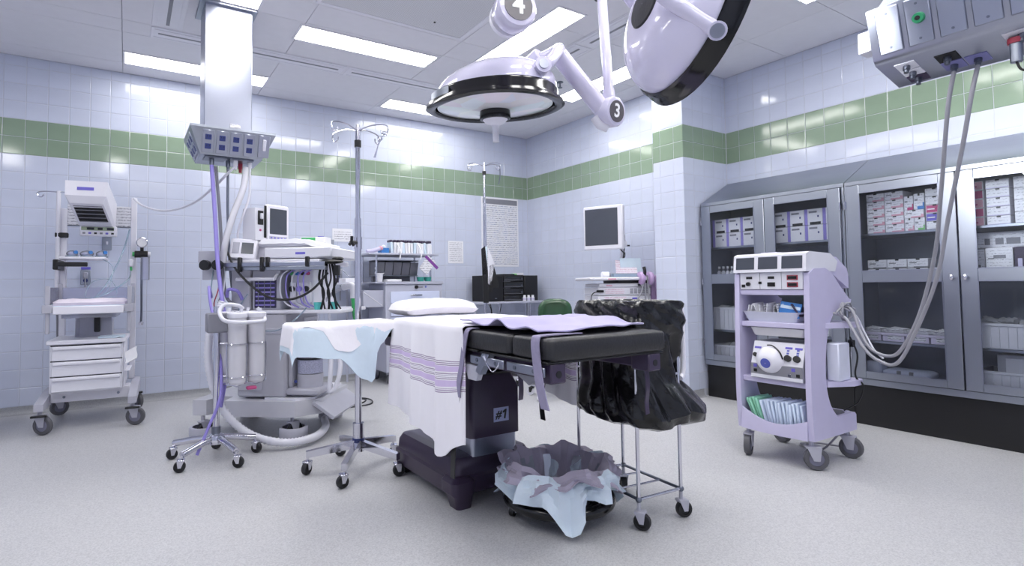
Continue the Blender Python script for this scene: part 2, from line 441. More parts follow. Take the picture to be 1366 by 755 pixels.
tiled_wall('wall_right', (0, 0, 0), (0, -1, 0), -YL, .141, .1, 'short blue tiled right wall beside the back corner', 300)
tiled_wall('wall_pillar_front', (XP, YL, 0), (0, -1, 0), YL-YP, .083, .05, 'bright narrow tiled pillar face above the black bag', inset=.006)
tiled_wall('wall_pillar_side', (XP, YP, 0), (1, 0, 0), XN-XP, HT, .05, 'shaded blue tiled side of the pillar next to the steel cabinets', inset=.006)
tiled_wall('wall_far_right', (XN, YP, 0), (0, -1, 0), YP-YW, .1343, .1, 'blue tiled wall with green band above the steel cabinets')
MB().box(XW-.1, XW, YW-.1, .1, 0, ZC+.02).build('wall_left', 'tile_blue', kind='structure', label='plain pale blue left wall out of frame', cat='wall')
MB().box(XW, XN+.1, YW-.1, YW, 0, ZC+.02).build('wall_front', 'tile_blue', kind='structure', label='plain pale blue wall behind the viewpoint', cat='wall')
for i_, (x, y, sx, sy) in enumerate(((0, 0, -1, -1), (XN, YP, -1, -1))):
    MB().prism([(x+.004, y+.004), (x+.004, y+sy*.006), (x+sx*.006, y+.004)], 'z', .06, ZC).build(f'trim_{i_+1}', 'grout_mat', kind='structure', label=('pale caulk line in the back corner', 'pale caulk line beside the steel cabinets')[i_], cat='trim')
# coved skirting of the floor material
def cove(name, p, q, nrm, label):
    p, q, nrm = V(p), V(q), V(nrm); prof = [(0, .0666), (.008, .0666), (.008, .045)]+[(.045-.037*math.cos(t), .045-.045*math.sin(t)) for t in (R(15), R(35), R(55), R(75), R(90))]+[(.0, 0)]
    vs = [p+nrm*a+V((0, 0, z)) for a, z in prof]+[q+nrm*a+V((0, 0, z)) for a, z in prof]; n = len(prof)
    MB().add(vs, [tuple(range(n)), tuple(range(2*n-1, n-1, -1))]+[(i, n+i, n+(i+1) % n, (i+1) % n) for i in range(n)]).build(name, 'cove_speckle', kind='structure', label=label, cat='baseboard')
cove('baseboard_back', (XW, 0, 0), (0, 0, 0), (0, -1, 0), 'speckled grey coved skirting along the back wall')
cove('baseboard_right', (0, -.05, 0), (0, YL, 0), (-1, 0, 0), 'speckled grey coved skirting along the short right wall')
cove('baseboard_pillar', (XP, YL, 0), (XP, YP, 0), (-1, 0, 0), 'speckled grey coved skirting at the pillar foot')
cove('baseboard_pillar_side', (XP, YP, 0), (XP+.2, YP, 0), (0, -1, 0), 'speckled grey coved skirting beside the black plinth')

# ------------------------------------------------------------------ ceiling
ceil = MB().box(XW, XN+.1, YW, .1, ZC+.012, ZC+.1).build('ceiling', 'ceil_back', kind='structure', label='pale grey suspended ceiling of large panels', cat='ceiling')
XS = [XW, -5.91, -4.72, -3.53, -2.34, -1.53, -1.29, -.30, XN+.0]
YS = [0, -.27, -.97, -1.20, -1.83, -2.15, -2.75, -3.36, -4.0, -4.6, -5.2, -5.9, -6.7, YW]
for i in range(len(XS)-1):
    for j in range(len(YS)-1):
        if XS[i] > -.31 and YS[j] > YP+.1: continue
        MB().box(XS[i]+.0018, XS[i+1]-.0018, YS[j]-.0018, YS[j+1]+.0018, ZC, ZC+.011, .0015).build('ceiling_panel', 'ceil_paint', ceil)
for y0, y1 in ((0, -.27), (-.27, -.97), (-.97, -1.2), (-1.2, -1.83), (-1.83, YL)):
    MB().box(-.2982, .0, y0-.0018, y1+.0018, ZC, ZC+.011, .0015).build('ceiling_panel', 'ceil_paint', ceil)
MB().box(-.2982, XP, YL, YP, ZC, ZC+.011).build('ceiling_panel', 'ceil_paint', ceil)

lm = bpy.data.materials.new('troffer_light'); lm.use_nodes = True; _n = lm.node_tree
_e = nn(_n, 'ShaderNodeEmission'); _e.inputs[0].default_value = (*LIGHT_C, 1); _e.inputs[1].default_value = LIGHT_E
_n.links.new(_e.outputs[0], _n.nodes['Material Output'].inputs[0]); MT['troffer_light'] = lm
lm2 = lm.copy(); lm2.name = 'troffer_light_dim'; lm2.node_tree.nodes['Emission'].inputs[1].default_value = LIGHT_E*.65; MT['troffer_light_dim'] = lm2   # wall-side fixtures dimmed to soften the glow on the back wall
def troffer(x0, x1, y0, y1, label):
    t = T('ceiling_light', label, 'ceiling light', ((x0+x1)/2, (y0+y1)/2, ZC-.006), group='ceiling troffers')
    e = .018
    mb = MB(); mb.box(x0-e, x1+e, y0-e, y0, ZC-.006, ZC-.0005, .001); mb.box(x0-e, x1+e, y1, y1+e, ZC-.006, ZC-.0005, .001)
    mb.box(x0-e, x0, y0, y1, ZC-.006, ZC-.0005, .001); mb.box(x1, x1+e, y0, y1, ZC-.006, ZC-.0005, .001); mb.build('frame', 'white_paint', t)
    MB().box(x0, x1, y0, y1, ZC-.003, ZC-.0005).build('diffuser', 'troffer_light_dim' if y1 > -.4 else 'troffer_light', t)
for a in ((-4.70, -3.54, -.55, -.28, 'long ceiling light behind the steel ceiling column, nearest the back wall'),
          (-2.28, -1.11, -.57, -.30, 'ceiling light partly hidden behind the large surgical lamp, near the back wall'),
          (-3.54, -2.37, -1.78, -1.53, 'long ceiling light left of the surgical lamp, below the perforated grille'),
          (-2.03, -1.78, -3.0, -1.84, 'long slanting ceiling light directly above the surgical lamp'),
          (-.77, -.52, -2.68, -1.49, 'ceiling light crossed by the vertical lamp arm, near the right wall'),
          (-4.13, -3.89, -3.02, -1.87, 'ceiling light cut off at the top beside the steel column'),
          (-.77, -.52, -5.15, -3.95, 'ceiling light just peeking in at the upper right edge'),
          (-3.54, -2.37, -4.45, -4.2, 'ceiling light above the camera end of the table, out of frame'),
          (-6.3, -6.05, -2.7, -1.5, 'ceiling light over the left side of the room, out of frame'),
          (-6.3, -6.05, -5.2, -4.0, 'ceiling light over the left side behind the camera'),
          (-4.7, -3.5, -6.6, -6.35, 'ceiling light behind the camera'),
          (-4.95, -4.71, -5.2, -4.0, 'added unseen ceiling light straight above the camera, out of frame'),  # from here on: unseen troffers added to brighten the foreground floor
          (-2.03, -1.78, -5.2, -4.0, 'added unseen ceiling light above the lavender cart side, out of frame'),
          (-3.54, -2.37, -5.5, -5.25, 'added unseen ceiling light over the foreground floor, out of frame'),
          (-2.3, -1.1, -6.6, -6.35, 'ceiling light behind the camera, right side')):
    troffer(*a)
def slot(x0, x1, y0, y1, label, d):
    t = T('air_diffuser', label, 'air diffuser', ((x0+x1)/2, (y0+y1)/2, ZC-.006), group='ceiling slot diffusers')
    MB().box(x0, x1, y0, y1, ZC-.006, ZC-.0005, .002).build('faceplate', 'white_paint', t)
    mb = MB()
    if d == 'x': ym = (y0+y1)/2; mb.box(x0+.05, x1-.05, ym-.012, ym+.012, ZC-.0075, ZC-.006)
    else: xm = (x0+x1)/2; mb.box(xm-.012, xm+.012, y0+.05, y1-.05, ZC-.0075, ZC-.006)
    mb.build('slot', 'mid_grey', t)
    mb = MB()
    if d == 'x': mb.box(x0+.02, x1-.02, y1-.035, y1-.031, ZC-.009, ZC-.006); mb.box(x0+.02, x1-.02, y0+.031, y0+.035, ZC-.009, ZC-.006)
    else: mb.box(x0+.031, x0+.035, y0+.02, y1-.02, ZC-.009, ZC-.006); mb.box(x1-.035, x1-.031, y0+.02, y1-.02, ZC-.009, ZC-.006)
    mb.build('bead', 'white_paint', t)
slot(-4.53, -2.98, -1.19, -.98, 'slot diffuser in the ceiling passing behind the steel column', 'x')
slot(-2.95, -1.55, -1.19, -.98, 'slot diffuser in the ceiling running towards the surgical lamp', 'x')
slot(-1.52, -1.30, -2.6, -1.2, 'slot diffuser in the ceiling behind the vertical lamp arm', 'y')
slot(-1.52, -1.30, -4.05, -2.63, 'slot diffuser in the ceiling at the top behind the second lamp', 'y')
slot(-4.53, -4.32, -2.7, -1.22, 'slot diffuser with dark opening at the top left of the ceiling', 'y')
# perforated laminar-flow grille
def perf():
    m = mat('perforated', '#c6c6cd', .6, var=0); nt = m.node_tree; b = nt.nodes['Principled BSDF']; tc = nt.nodes['Texture Coordinate']
    v = nn(nt, 'ShaderNodeTexVoronoi'); v.inputs['Scale'].default_value = 90; v.inputs['Randomness'].default_value = 0; nt.links.new(tc.outputs['Object'], v.inputs['Vector'])
    g = nn(nt, 'ShaderNodeValToRGB'); g.color_ramp.elements[0].position = .28; g.color_ramp.elements[1].position = .34
    g.color_ramp.elements[0].color = srgb('#a4a4ac'); g.color_ramp.elements[1].color = srgb('#dcdce1'); nt.links.new(v.outputs['Distance'], g.inputs[0]); nt.links.new(g.outputs[0], b.inputs['Base Color'])
perf()
g = T('air_grille', 'large perforated grey laminar airflow grille in the ceiling', 'air grille', (-2.96, -2.68, ZC-.008))
x0, x1, y0, y1 = -3.56, -2.37, -3.2, -2.18
MB().box(x0+.03, x1-.03, y0+.03, y1-.03, ZC-.006, ZC-.001).build('perforated_panel', 'perforated', g)
mb = MB()
for q in ((x0, x1, y0, y0+.03), (x0, x1, y1-.03, y1), (x0, x0+.03, y0+.03, y1-.03), (x1-.03, x1, y0+.03, y1-.03)): mb.box(*q, ZC-.01, ZC-.0005, .002)
mb.build('frame', 'white_paint', g)
mb = MB()
mb.cyl((-2.7, -2.35, ZC-.012), (-2.7, -2.35, ZC-.006), .008, n=10); mb.build('screw', 'black', g)
s_ = T('sprinkler', 'small metal sprinkler head hanging from the ceiling by the lamp arm', 'sprinkler', (-1.03, -1.87, ZC-.06))
MB().lathe([(.03, 0), (.034, -.006), (.02, -.01)], (-1.03, -1.87, ZC), 14).build('escutcheon', 'steel_dark', s_)
mb = MB(); mb.cyl((-1.03, -1.87, ZC-.05), (-1.03, -1.87, ZC-.005), .008, n=8); mb.cyl((-1.03, -1.87, ZC-.06), (-1.03, -1.87, ZC-.056), .022, n=12); mb.build('head', 'steel_dark', s_)

# ================================================================== left ceiling column with outlet box
t = T('ceiling_service_column', 'brushed steel service column hanging from the ceiling with an outlet box', 'service column', (-4.07, -1.68, 1.94))
MB().box(-4.225, -3.912, -1.815, -1.56, 2.14, ZC-.008, .004).build('column', 'steel_brush', t)
MB().box(-4.26, -3.88, -1.85, -1.52, ZC-.02, ZC-.0005, .003).build('ceiling_flange', 'steel_brush', t)
# box: trapezoid, wide at the top
bx0, bx1 = -4.31, -3.78
box = MB()
def frust(mb, a, b):
    """a=(x0,x1,y0,y1,z) bottom, b = top"""
    vs = [(a[0], a[2], a[4]), (a[1], a[2], a[4]), (a[1], a[3], a[4]), (a[0], a[3], a[4]), (b[0], b[2], b[4]), (b[1], b[2], b[4]), (b[1], b[3], b[4]), (b[0], b[3], b[4])]
    return mb.add(vs, [(3, 2, 1, 0), (4, 5, 6, 7), (0, 1, 5, 4), (1, 2, 6, 5), (2, 3, 7, 6), (3, 0, 4, 7)])
frust(box, (-4.25, -3.85, -1.86, -1.52, 1.955), (-4.32, -3.77, -1.93, -1.45, 2.125))
frust(box, (-4.32, -3.77, -1.93, -1.45, 2.125), (-4.32, -3.77, -1.93, -1.45, 2.14))
box = box.build('outlet_box', 'steel_cab', t)
def on_slope(u0, u1, v0, v1, dn, k):
    """box on the tilted front (k=0) or left (k=1) face of the outlet box: u along, v from 0 bottom to 1 top"""
    ln = math.hypot(.07, .17); tv = V((0, -.07, .17))/ln; nv = V((0, -.17, -.07))/ln
    mb = MB()
    if k == 0: M = Matrix(((1, 0, 0, 0), (0, -nv.y, tv.y, -1.86), (0, -nv.z, tv.z, 1.955), (0, 0, 0, 1)))
    else: M = Matrix(((0, .17/ln, -.07/ln, -4.25), (-1, 0, 0, 0), (0, .07/ln, .17/ln, 1.955), (0, 0, 0, 1)))
    mb.M = M; return mb.box(u0, u1, -dn, .001, v0*ln, v1*ln, .002), ln, M
for i in range(4):
    u = -4.245+i*.088
    pl = on_slope(u, u+.075, .08, .92, .006, 0)[0].build('outlet_plate', 'steel_brush', box)
    for vv in (.22, .56):
        on_slope(u+.018, u+.057, vv, vv+.2, .009, 0)[0].build('socket', 'blue_socket', pl)
        _, ln, M = on_slope(0, .01, 0, .1, .01, 0)
        for dx in (-.008, .008):
            h = MB(); h.M = M; h.box(u+.0375+dx-.0015, u+.0375+dx+.0015, -.0105, -.008, (vv+.1)*ln, (vv+.1)*ln+.012); h.build('slot', 'black', pl)
sw = on_slope(-3.885, -3.81, .1, .95, .012, 0)[0].build('switch_plate', 'steel_brush', box)
on_slope(-3.858, -3.837, .38, .8, .03, 0)[0].build('switch', 'white_plastic', sw)
for i in range(3):
    pl = on_slope(1.55+i*.095, 1.63+i*.095, .1, .9, .006, 1)[0].build('outlet_plate', 'steel_brush', box)
    for vv in (.2, .56): on_slope(1.57+i*.095, 1.61+i*.095, vv, vv+.22, .009, 1)[0].build('socket', 'blue_socket', pl)
MB().box(-4.06, -3.99, -1.822, -1.816, 2.15, 2.2, .001).build('notice_tag', 'print_notice', t)
pt('gas_panel', 'steel_dark', t, (-4.22, -4.08, -1.83, -1.7, 1.945, 1.956), (-4.06, -3.9, -1.83, -1.7, 1.945, 1.956))
for x, y, m in ((-4.17, -1.78, 'steel_dark'), (-4.06, -1.75, 'steel_dark'), (-4.02, -1.8, 'white_plastic'), (-3.92, -1.78, 'white_plastic'), (-3.97, -1.7, 'red')):
    mb = MB(); mb.cyl((x, y, 1.905), (x, y, 1.95), .016, n=10); mb.cyl((x, y, 1.88), (x, y, 1.905), .011, n=10); mb.build('hose_coupling', m, t)
# hoses from the column
def hose(name, pts, r, m, label, k=8, n=8, ribs=0, cat='hose', group=None):
    return MB().tube(sm(pts, k), r, n, ribs=ribs).build(name, m, label=label, cat=cat, group=group, sharp=60)
hose('gas_hose', [(-4.17, -1.78, 1.9), (-4.155, -1.82, 1.6), (-4.14, -1.9, 1.2), (-4.12, -1.97, .95), (-4.1, -2.05, .7), (-4.12, -2.15, .5), (-4.16, -2.2, .3)], .014, 'purple_hose', 'lavender gas hose hanging straight down from the ceiling column')
hose('gas_hose', [(-4.14, -1.745, 1.9), (-4.11, -1.745, 1.55), (-4.09, -1.76, 1.15), (-4.07, -1.8, .98), (-4.02, -1.82, .92)], .011, 'mid_grey', 'dark grey gas hose twisted beside the lavender hose under the column')
hose('gas_hose', [(-4.06, -1.75, 1.9), (-4.06, -1.75, 1.6), (-4.05, -1.76, 1.3), (-4.03, -1.72, 1.1), (-4.0, -1.66, .95)], .009, 'steel_dark', 'thin dark gas hose hanging from the middle of the column')
hose('scavenging_hose', [(-3.95, -1.8, 1.9), (-3.97, -1.83, 1.75), (-4.04, -1.86, 1.55), (-4.09, -1.87, 1.36), (-4.1, -1.84, 1.2)], .022, 'milky', 'wide milky plastic hose hanging from the ceiling column', n=12)
hose('power_cord', [(-3.92, -1.78, 1.9), (-3.925, -1.8, 1.7), (-3.97, -1.82, 1.55), (-4.0, -1.8, 1.42), (-3.98, -1.76, 1.3)], .008, 'white_hose', 'white cord dropping from the column to the anesthesia monitor', cat='cord')
hose('power_cord', [(-4.02, -1.8, 1.9), (-4.06, -1.79, 1.86), (-4.13, -1.65, 1.78), (-4.24, -1.2, 1.7), (-4.4, -.75, 1.69), (-4.55, -.45, 1.76), (-4.62, -.34, 1.835)], .009, 'white_hose', 'white cord sweeping from the ceiling column to the infant warmer', cat='cord', k=10)
hose('suction_tube', [(-4.17, -1.83, .98), (-4.2, -1.95, 1.05), (-4.2, -2.02, .95), (-4.18, -2.1, .8), (-4.17, -2.22, .68), (-4.17, -2.3, .4), (-4.24, -2.3, .2), (-4.3, -2.32, .06)], .009, 'purple_hose', 'lavender suction tube looping down to the floor behind the suction stand', cat='tube')
hose('breathing_hose', [(-4.12, -1.98, .95), (-4.2, -2.02, .75), (-4.2, -2.03, .5), (-4.12, -2.06, .25), (-3.98, -2.15, .1), (-3.8, -2.3, .05), (-3.6, -2.27, .045), (-3.45, -2.05, .045), (-3.38, -1.8, .045)], .025, 'white_plastic', 'white corrugated hose looping across the floor around the anesthesia machine', k=18, n=12, ribs=1)

# ================================================================== surgical lamps
def lens_mat():
    m = mat('lamp_lens', '#c9dbe6', .12, var=0, coat=.5); nt = m.node_tree; b = nt.nodes['Principled BSDF']; tc = nt.nodes['Texture Coordinate']
    v = nn(nt, 'ShaderNodeTexVoronoi'); v.inputs['Scale'].default_value = 9; nt.links.new(tc.outputs['Object'], v.inputs['Vector'])
    hs = nn(nt, 'ShaderNodeHueSaturation'); hs.inputs['Saturation'].default_value = .3; hs.inputs['Value'].default_value = 1.0; nt.links.new(v.outputs['Color'], hs.inputs['Color'])
    mx = nn(nt, 'ShaderNodeMix', data_type='RGBA'); mx.inputs[0].default_value = .4; mx.inputs[6].default_value = srgb('#f0f5f8'); nt.links.new(hs.outputs[0], mx.inputs[7]); nt.links.new(mx.outputs[2], b.inputs['Base Color'])
lens_mat()
def dome(t, M, handle=True, window=True, skew=0.):
    """lamp head in a local frame: lens faces -z, M places it"""
    N = 48
    def tf(p): return M @ V(p)
    sh = MB(); sh.M = M; prof = []
    for i in range(15):
        a = i/14*PI/2; prof.append((.318*math.cos(a)**.85 if i < 14 else .002, .035+.185*math.sin(a)**.92))
    sh.lathe(prof, n=N, cap=False); sh.v = [M @ (lambda q: V((q.x+skew*(q.z-.035), q.y, q.z)))(M.inverted() @ p) for p in sh.v]; shell = sh.build('shell', 'lamp_white', t)
    cp = MB(); cp.M = M; cp.lathe([(.1, .18), (.105, .204), (.09, .2215), (.002, .228)], n=28, cap=False); cp.build('top_vent', 'mid_grey' if 0 else 'mattress_black', shell)
    rg = MB(); rg.M = M
    vs = []; pr = [(.30, -.012), (.33, -.02), (.352, -.012), (.346, .004), (.33, .02), (.332, .05), (.322, .062), (.30, .05)]
    for r, z in pr:
        for k in range(N):
            a = 2*PI*k/N; wv = .018*max(0, math.sin(2*a+.4))**2 if z < .0 else (.012*math.sin(2*a+.4) if z > .04 else 0)
            rr = r+(.014*max(0, math.cos(a*2))**3 if z < .01 else 0); vs.append((rr*math.cos(a), rr*math.sin(a), z-wv*.4))
    n = len(pr); fs = [(i*N+k, i*N+(k+1) % N, ((i+1) % n)*N+(k+1) % N, ((i+1) % n)*N+k) for i in range(n) for k in range(N)]
    rg.add(vs, fs); ring = rg.build('rim', 'gloss_black', t, sharp=60)
    ls = MB(); ls.M = M; ls.lathe([(.302, -.006), (.22, -.02), (.12, -.028), (.002, -.03)], n=N, cap=False); ls.build('lens', 'lamp_lens', t)
    hb = MB(); hb.M = M; hb.lathe([(.078, -.02), (.082, -.05), (.08, -.072), (.07, -.074), (.002, -.074)], n=28, cap=False); hub = hb.build('hub', 'gloss_black', t)
    hd = MB(); hd.M = M; hd.lathe([(.066, -.074), (.05, -.092), (.022, -.104), (.017, -.115), (.016, -.185), (.018, -.19), (.002, -.19)], n=24, cap=False); hd.build('handle', 'white_plastic', hub)
    if window:
        wd = MB(); wd.M = M
        for a0, a1, m in ((R(196), R(226), 'steel_cab'),):
            g = []
            for k in range(8):
                a = a0+(a1-a0)*k/7; g.append([(.338*math.cos(a), .338*math.sin(a), .012), (.337*math.cos(a), .337*math.sin(a), .046)])
            wd.sheet(g, .006)
        wd.build('side_grip_window', 'steel_cab', ring)
rzc = -YAW
t = T('surgical_lamp', 'large white surgical lamp with black rim hanging level above the table', 'surgical lamp', (-3.03, -3.61, 1.78), world=True)
ML = Matrix.Translation((-3.03, -3.61, 1.985)) @ Matrix.Rotation(rzc, 4, 'Z') @ Matrix.Rotation(R(-1.5), 4, 'Y') @ Matrix.Rotation(R(4.5), 4, 'X')
dome(t, ML, skew=.3)
def L(x, y, z): return ML @ V((x, y, z))
fork = MB(); fork.tube(sm([L(.225, -.225, .125), L(.26, -.21, .15), L(.32, -.13, .23), L(.335, -.04, .265), L(.29, .05, .265), L(.21, .11, .25), L(.165, .14, .225)], 6), .03, 12); fork = fork.build('yoke', 'lamp_white', t)
for p, q in (((.2, -.16, .11), (.225, -.265, .125)), ((.175, .1, .2), (.16, .06, .22))):
    k = MB(); k.cyl(L(*p), L(*q), .04, n=20); k = k.build('pivot', 'lamp_white', fork)
    d = (L(*q)-L(*p)).normalized(); MB().cyl(L(*q), L(*q)+d*.006, .024, n=18).build('pivot_cap', 'steel_brush', k)
kn = MB(); kn.cyl(L(.2, .12, .22), L(.26, .06, .27), .055, .048, n=18); kn.build('elbow', 'lamp_white', fork)
def bracket(parent, c, M, r, body, num, thick=.09, name='joint'):
    """flat oval joint housing with a round number plate on its face (+z of M)"""
    j = MB(); j.M = M; j.lathe([(.002, -thick/2), (r*.9, -thick/2), (r, -thick/2+.012), (r, thick/2-.014), (r*.93, thick/2-.003), (r*.8, thick/2), (.002, thick/2)], n=32, cap=False)
    j = j.build(name, 'lamp_white', parent)
    d = MB(); d.M = M; d.lathe([(r*.72, thick/2-.002), (r*.72, thick/2+.003), (.002, thick/2+.003)], n=28, cap=False); d = d.build('number_plate', 'number_grey', j)
    x = text_mesh(MB(), body, r*1.25, M @ Matrix.Translation((0, 0, thick/2+.003))); x.build('number', 'number_white', d)
    return j
mat('number_grey', '#57535a', .35); mat('number_white', '#f3f3f6', .4)
def face_frame(c, nrm, up=V((0, 0, 1))):
    z = V(nrm).normalized(); x = up.cross(z).normalized(); y = z.cross(x)
    return Matrix(((x.x, y.x, z.x, c[0]), (x.y, y.y, z.y, c[1]), (x.z, y.z, z.z, c[2]), (0, 0, 0, 1)))
dr = _R0; J3 = V((-2.49, -3.95, 1.94))-dr*.035; df = V((_F.x, _F.y, 0)).normalized()
bracket(t, J3, face_frame(J3, -df*.8+dr*.6-V((0, 0, .1))), .078, '3', .085)
A0 = L(.325, -.04, .255); A1 = J3-dr*.035+V((0, 0, .01))
MB().tube([A0+(A0-A1)*.02, A0*.7+A1*.3, A1], .047, 18).build('lower_arm', 'lamp_white', t)
MB().tube([J3-dr*.075-V((0, 0, .02)), J3-dr*.05-V((0, 0, .06)), J3-dr*.01-V((0, 0, .075))], .03, 12).build('arm_cover', 'white_plastic', t)
arm = MB(); arm.cyl(J3+V((0, 0, .05)), J3+V((-.005, 0, .12)), .034, .031, n=18); arm.cyl(J3+V((-.005, 0, .12)), J3+V((-.03, .02, .78)), .026, n=18); arm.build('vertical_arm', 'lamp_white', t)
top3 = J3+V((-.03, .02, .78))
MB().cyl(top3-V((0, 0, .17)), top3-V((0, 0, .13)), .031, n=18).build('collar', 'black', t)
HUBC = V((-2.75, -3.55, 2.76))
MB().tube([top3+V((0, 0, .03)), top3*.5+HUBC*.5+V((0, 0, .04)), HUBC+V((0, 0, .02))], .05, 16).build('upper_arm', 'lamp_white', t)
MB().cyl(HUBC-V((0, 0, .06)), (HUBC.x, HUBC.y, ZC-.012), .06, n=20).build('ceiling_stem', 'lamp_white', t)
MB().lathe([(.16, 0), (.15, -.03), (.07, -.05)], (HUBC.x, HUBC.y, ZC-.001), 28).build('ceiling_cover', 'lamp_white', t)
# second lamp, turned to the right wall
N2 = V((.93, -.30, -.205)).normalized(); C2 = V((-2.682, -4.543, 2.135))
t = T('surgical_lamp', 'white surgical lamp seen from behind, tilted towards the steel cabinets', 'surgical lamp', (C2.x, C2.y, 1.78))
zz = -N2; xx = V((0, 0, 1)).cross(zz).normalized(); yy = zz.cross(xx)
ML = Matrix(((xx.x, yy.x, zz.x, C2.x), (xx.y, yy.y, zz.y, C2.y), (xx.z, yy.z, zz.z, C2.z), (0, 0, 0, 1)))
dome(t, ML, window=False)
def atpx(u, v, d): return CAM+(_F+_R*((u-624.3153)/FPX)-_U*((v-348.9842)/FPX))*d
q0 = atpx(957, 41, 2.02); q1 = atpx(889, -3, 2.06)
y2 = MB(); y2.tube(sm([q0, q0.lerp(q1, .5), q1, atpx(850, -40, 2.16), atpx(815, -40, 2.4), atpx(850, 8, 2.5), atpx(868, 22, 2.52)], 6), .03, 12); y2 = y2.build('yoke', 'lamp_white', t)
n_ = (CAM-q0).normalized(); k = MB(); k.cyl(q0-n_*.05, q0+n_*.032, .034, n=18); k = k.build('pivot', 'lamp_white', y2); MB().cyl(q0+n_*.032, q0+n_*.036, .026, n=18).build('pivot_cap', 'steel_brush', k)
MB().tube([atpx(832, -45, 2.3), V((-2.9, -4.0, 2.63)), HUBC+V((.02, -.15, -.02))], .045, 14).build('spring_arm', 'lamp_white', t)
# light it gives: a spot in the lens, turned off its axis towards the right cabinet door
sd = bpy.data.lights.new('lamp_beam', 'SPOT'); sd.energy = 170; sd.spot_size = R(40); sd.spot_blend = .9; sd.shadow_soft_size = .22; sd.color = (.96, .98, 1)
so = bpy.data.objects.new('lamp_beam', sd); COL.objects.link(so); so.parent = t
so.matrix_local = Matrix.Translation(C2+N2*.21-V(t.location)) @ (V((-.126, -5.0, 1.72))-C2-N2*.21).to_track_quat('-Z', 'Y').to_matrix().to_4x4()
# third lamp's joint
J4 = CAM+(_F+_R*((686-624.3153)/FPX)-_U*((14-348.9842)/FPX))*2.45
t = T('lamp_arm_joint', 'round white lamp arm joint marked four at the top of the picture', 'lamp joint', (J4.x, J4.y, J4.z-.1))
nrm = (CAM-J4).normalized()*.75+dr*.3+V((0, 0, .36))
j = bracket(t, J4, face_frame(J4, nrm), .094, '4', .15)
MB().cyl(J4-nrm.normalized()*.07, J4-nrm.normalized()*.1, .085, .08, n=28).build('end_cap', 'white_plastic', t)
MB().tube(sm([J4+V((0, 0, .06)), J4+V((.03, .05, .3)), V((J4.x+.05, J4.y+.1, ZC-.001))], 5), .04, 14).build('ceiling_stem', 'lamp_white', t)

# ================================================================== right ceiling outlet box
BX, BY0, BY1 = -2.0, -4.905, -5.75
t = T('ceiling_outlet_box', 'steel ceiling outlet box with green gas fitting at the upper right', 'outlet box', (-1.83, -5.3, 1.9))
mb = MB()
prof = [(BX, 2.185), (BX+.055, 1.985), (BX+.075, 1.965), (BX+.30, 1.915), (BX+.33, 1.94), (BX+.36, 2.2), (BX+.03, 2.2)]
mb.prism(prof, 'y', BY1, BY0); bx = mb.build('housing', 'steel_brush', t)
ln = math.hypot(.055, .2); tv = V((-.055, 0, .2))/ln; nv = V((-.2, 0, -.055))/ln
MF = Matrix(((0, -nv.x, tv.x, BX+.055), (-1, 0, 0, 0), (0, -nv.z, tv.z, 1.985), (0, 0, 0, 1)))
for i in range(7):
    u = 4.935+i*.102
    p_ = MB(); p_.M = MF; p_.box(u, u+.084, -.008, .001, .012, ln-.01, .004); p_ = p_.build('cover_plate', 'steel_brush', bx)
    for v in (.035, ln-.035):
        s_ = MB(); s_.M = MF; s_.cyl((u+.042, -.0075, v), (u+.042, -.0105, v), .005, n=8); s_.build('screw', 'steel_dark', p_)
    if i == 1:
        g = MB(); g.M = MF; g.cyl((u+.045, -.008, ln*.55), (u+.045, -.022, ln*.55), .022, .019, n=20); g = g.build('gas_fitting', 'green_knob', p_, label='round green gas fitting')
        h = MB(); h.M = MF; h.cyl((u+.045, -.022, ln*.55), (u+.045, -.024, ln*.55), .009, n=12); h.build('port', 'black', g)
d2 = V((.225, 0, -.05)).normalized(); n2 = V((-.05, 0, -.225)).normalized()
MU = Matrix(((d2.x, 0, -n2.x, BX+.075), (0, -1, 0, 0), (d2.z, 0, -n2.z, 1.965), (0, 0, 0, 1)))
for a, b_, u0, u1, m in ((4.96, 5.03, .03, .09, 'white_plastic'), (4.96, 5.03, .095, .15, 'white_plastic'), (4.96, 5.03, .155, .21, 'purple_paint'), (5.09, 5.16, .05, .115, 'black'), (5.09, 5.16, .12, .19, 'violet_panel'), (5.165, 5.235, .12, .19, 'violet_panel'), (5.30, 5.4, .03, .10, 'white_plastic'), (5.36, 5.43, .11, .18, 'violet_panel')):
    if m == 'violet_panel': mat('violet_panel', '#7d7db0', .35)
    p_ = MB(); p_.M = MU; p_.box(u0, u1, a, b_, -.004, .002, .001); p_ = p_.build('gas_plate', m, bx)
    s_ = MB(); s_.M = MU; um, vm = (u0+u1)/2, (a+b_)/2; s_.cyl((um, vm, -.004), (um, vm, -.02), .013, n=12); s_.cyl((um, vm, -.02), (um, vm, -.034), .009, n=12); s_.build('coupling', 'steel_dark', p_)
pr = MU @ V((.07, 5.33, -.01)); mb = MB(); mb.cyl(pr, pr-V((0, 0, .09)), .018, n=14); mb.build('suction_regulator', 'steel_cab', t)
mb = MB(); mb.cyl(pr+V((0, 0, .0)), pr-V((0, 0, .02)), .024, n=14); mb.build('regulator_collar', 'red', t)
MB().tube(sm([pr-V((0, 0, .09)), pr-V((0, .01, .12)), pr-V((-.01, .03, .125)), pr-V((-.02, .03, .07))], 5), .004, 6).build('hook', 'black', t)
pt('end_tab', 'white_plastic', t, (BX+.04, BX+.12, BY0, BY0+.05, 2.03, 2.12))
frust(MB(), (BX+.05, BX+.3, BY1+.1, BY0-.02, 2.2), (BX+.08, BX+.28, BY1+.15, BY0-.05, 2.26)).build('top_housing', 'steel_dark', t)
MB().box(BX+.08, BX+.28, -5.65, -5.35, 2.26, ZC-.001, .004).build('ceiling_column', 'steel_brush', t)
h1, h2 = MU @ V((.155, 5.125, -.03)), MU @ V((.155, 5.2, -.03))
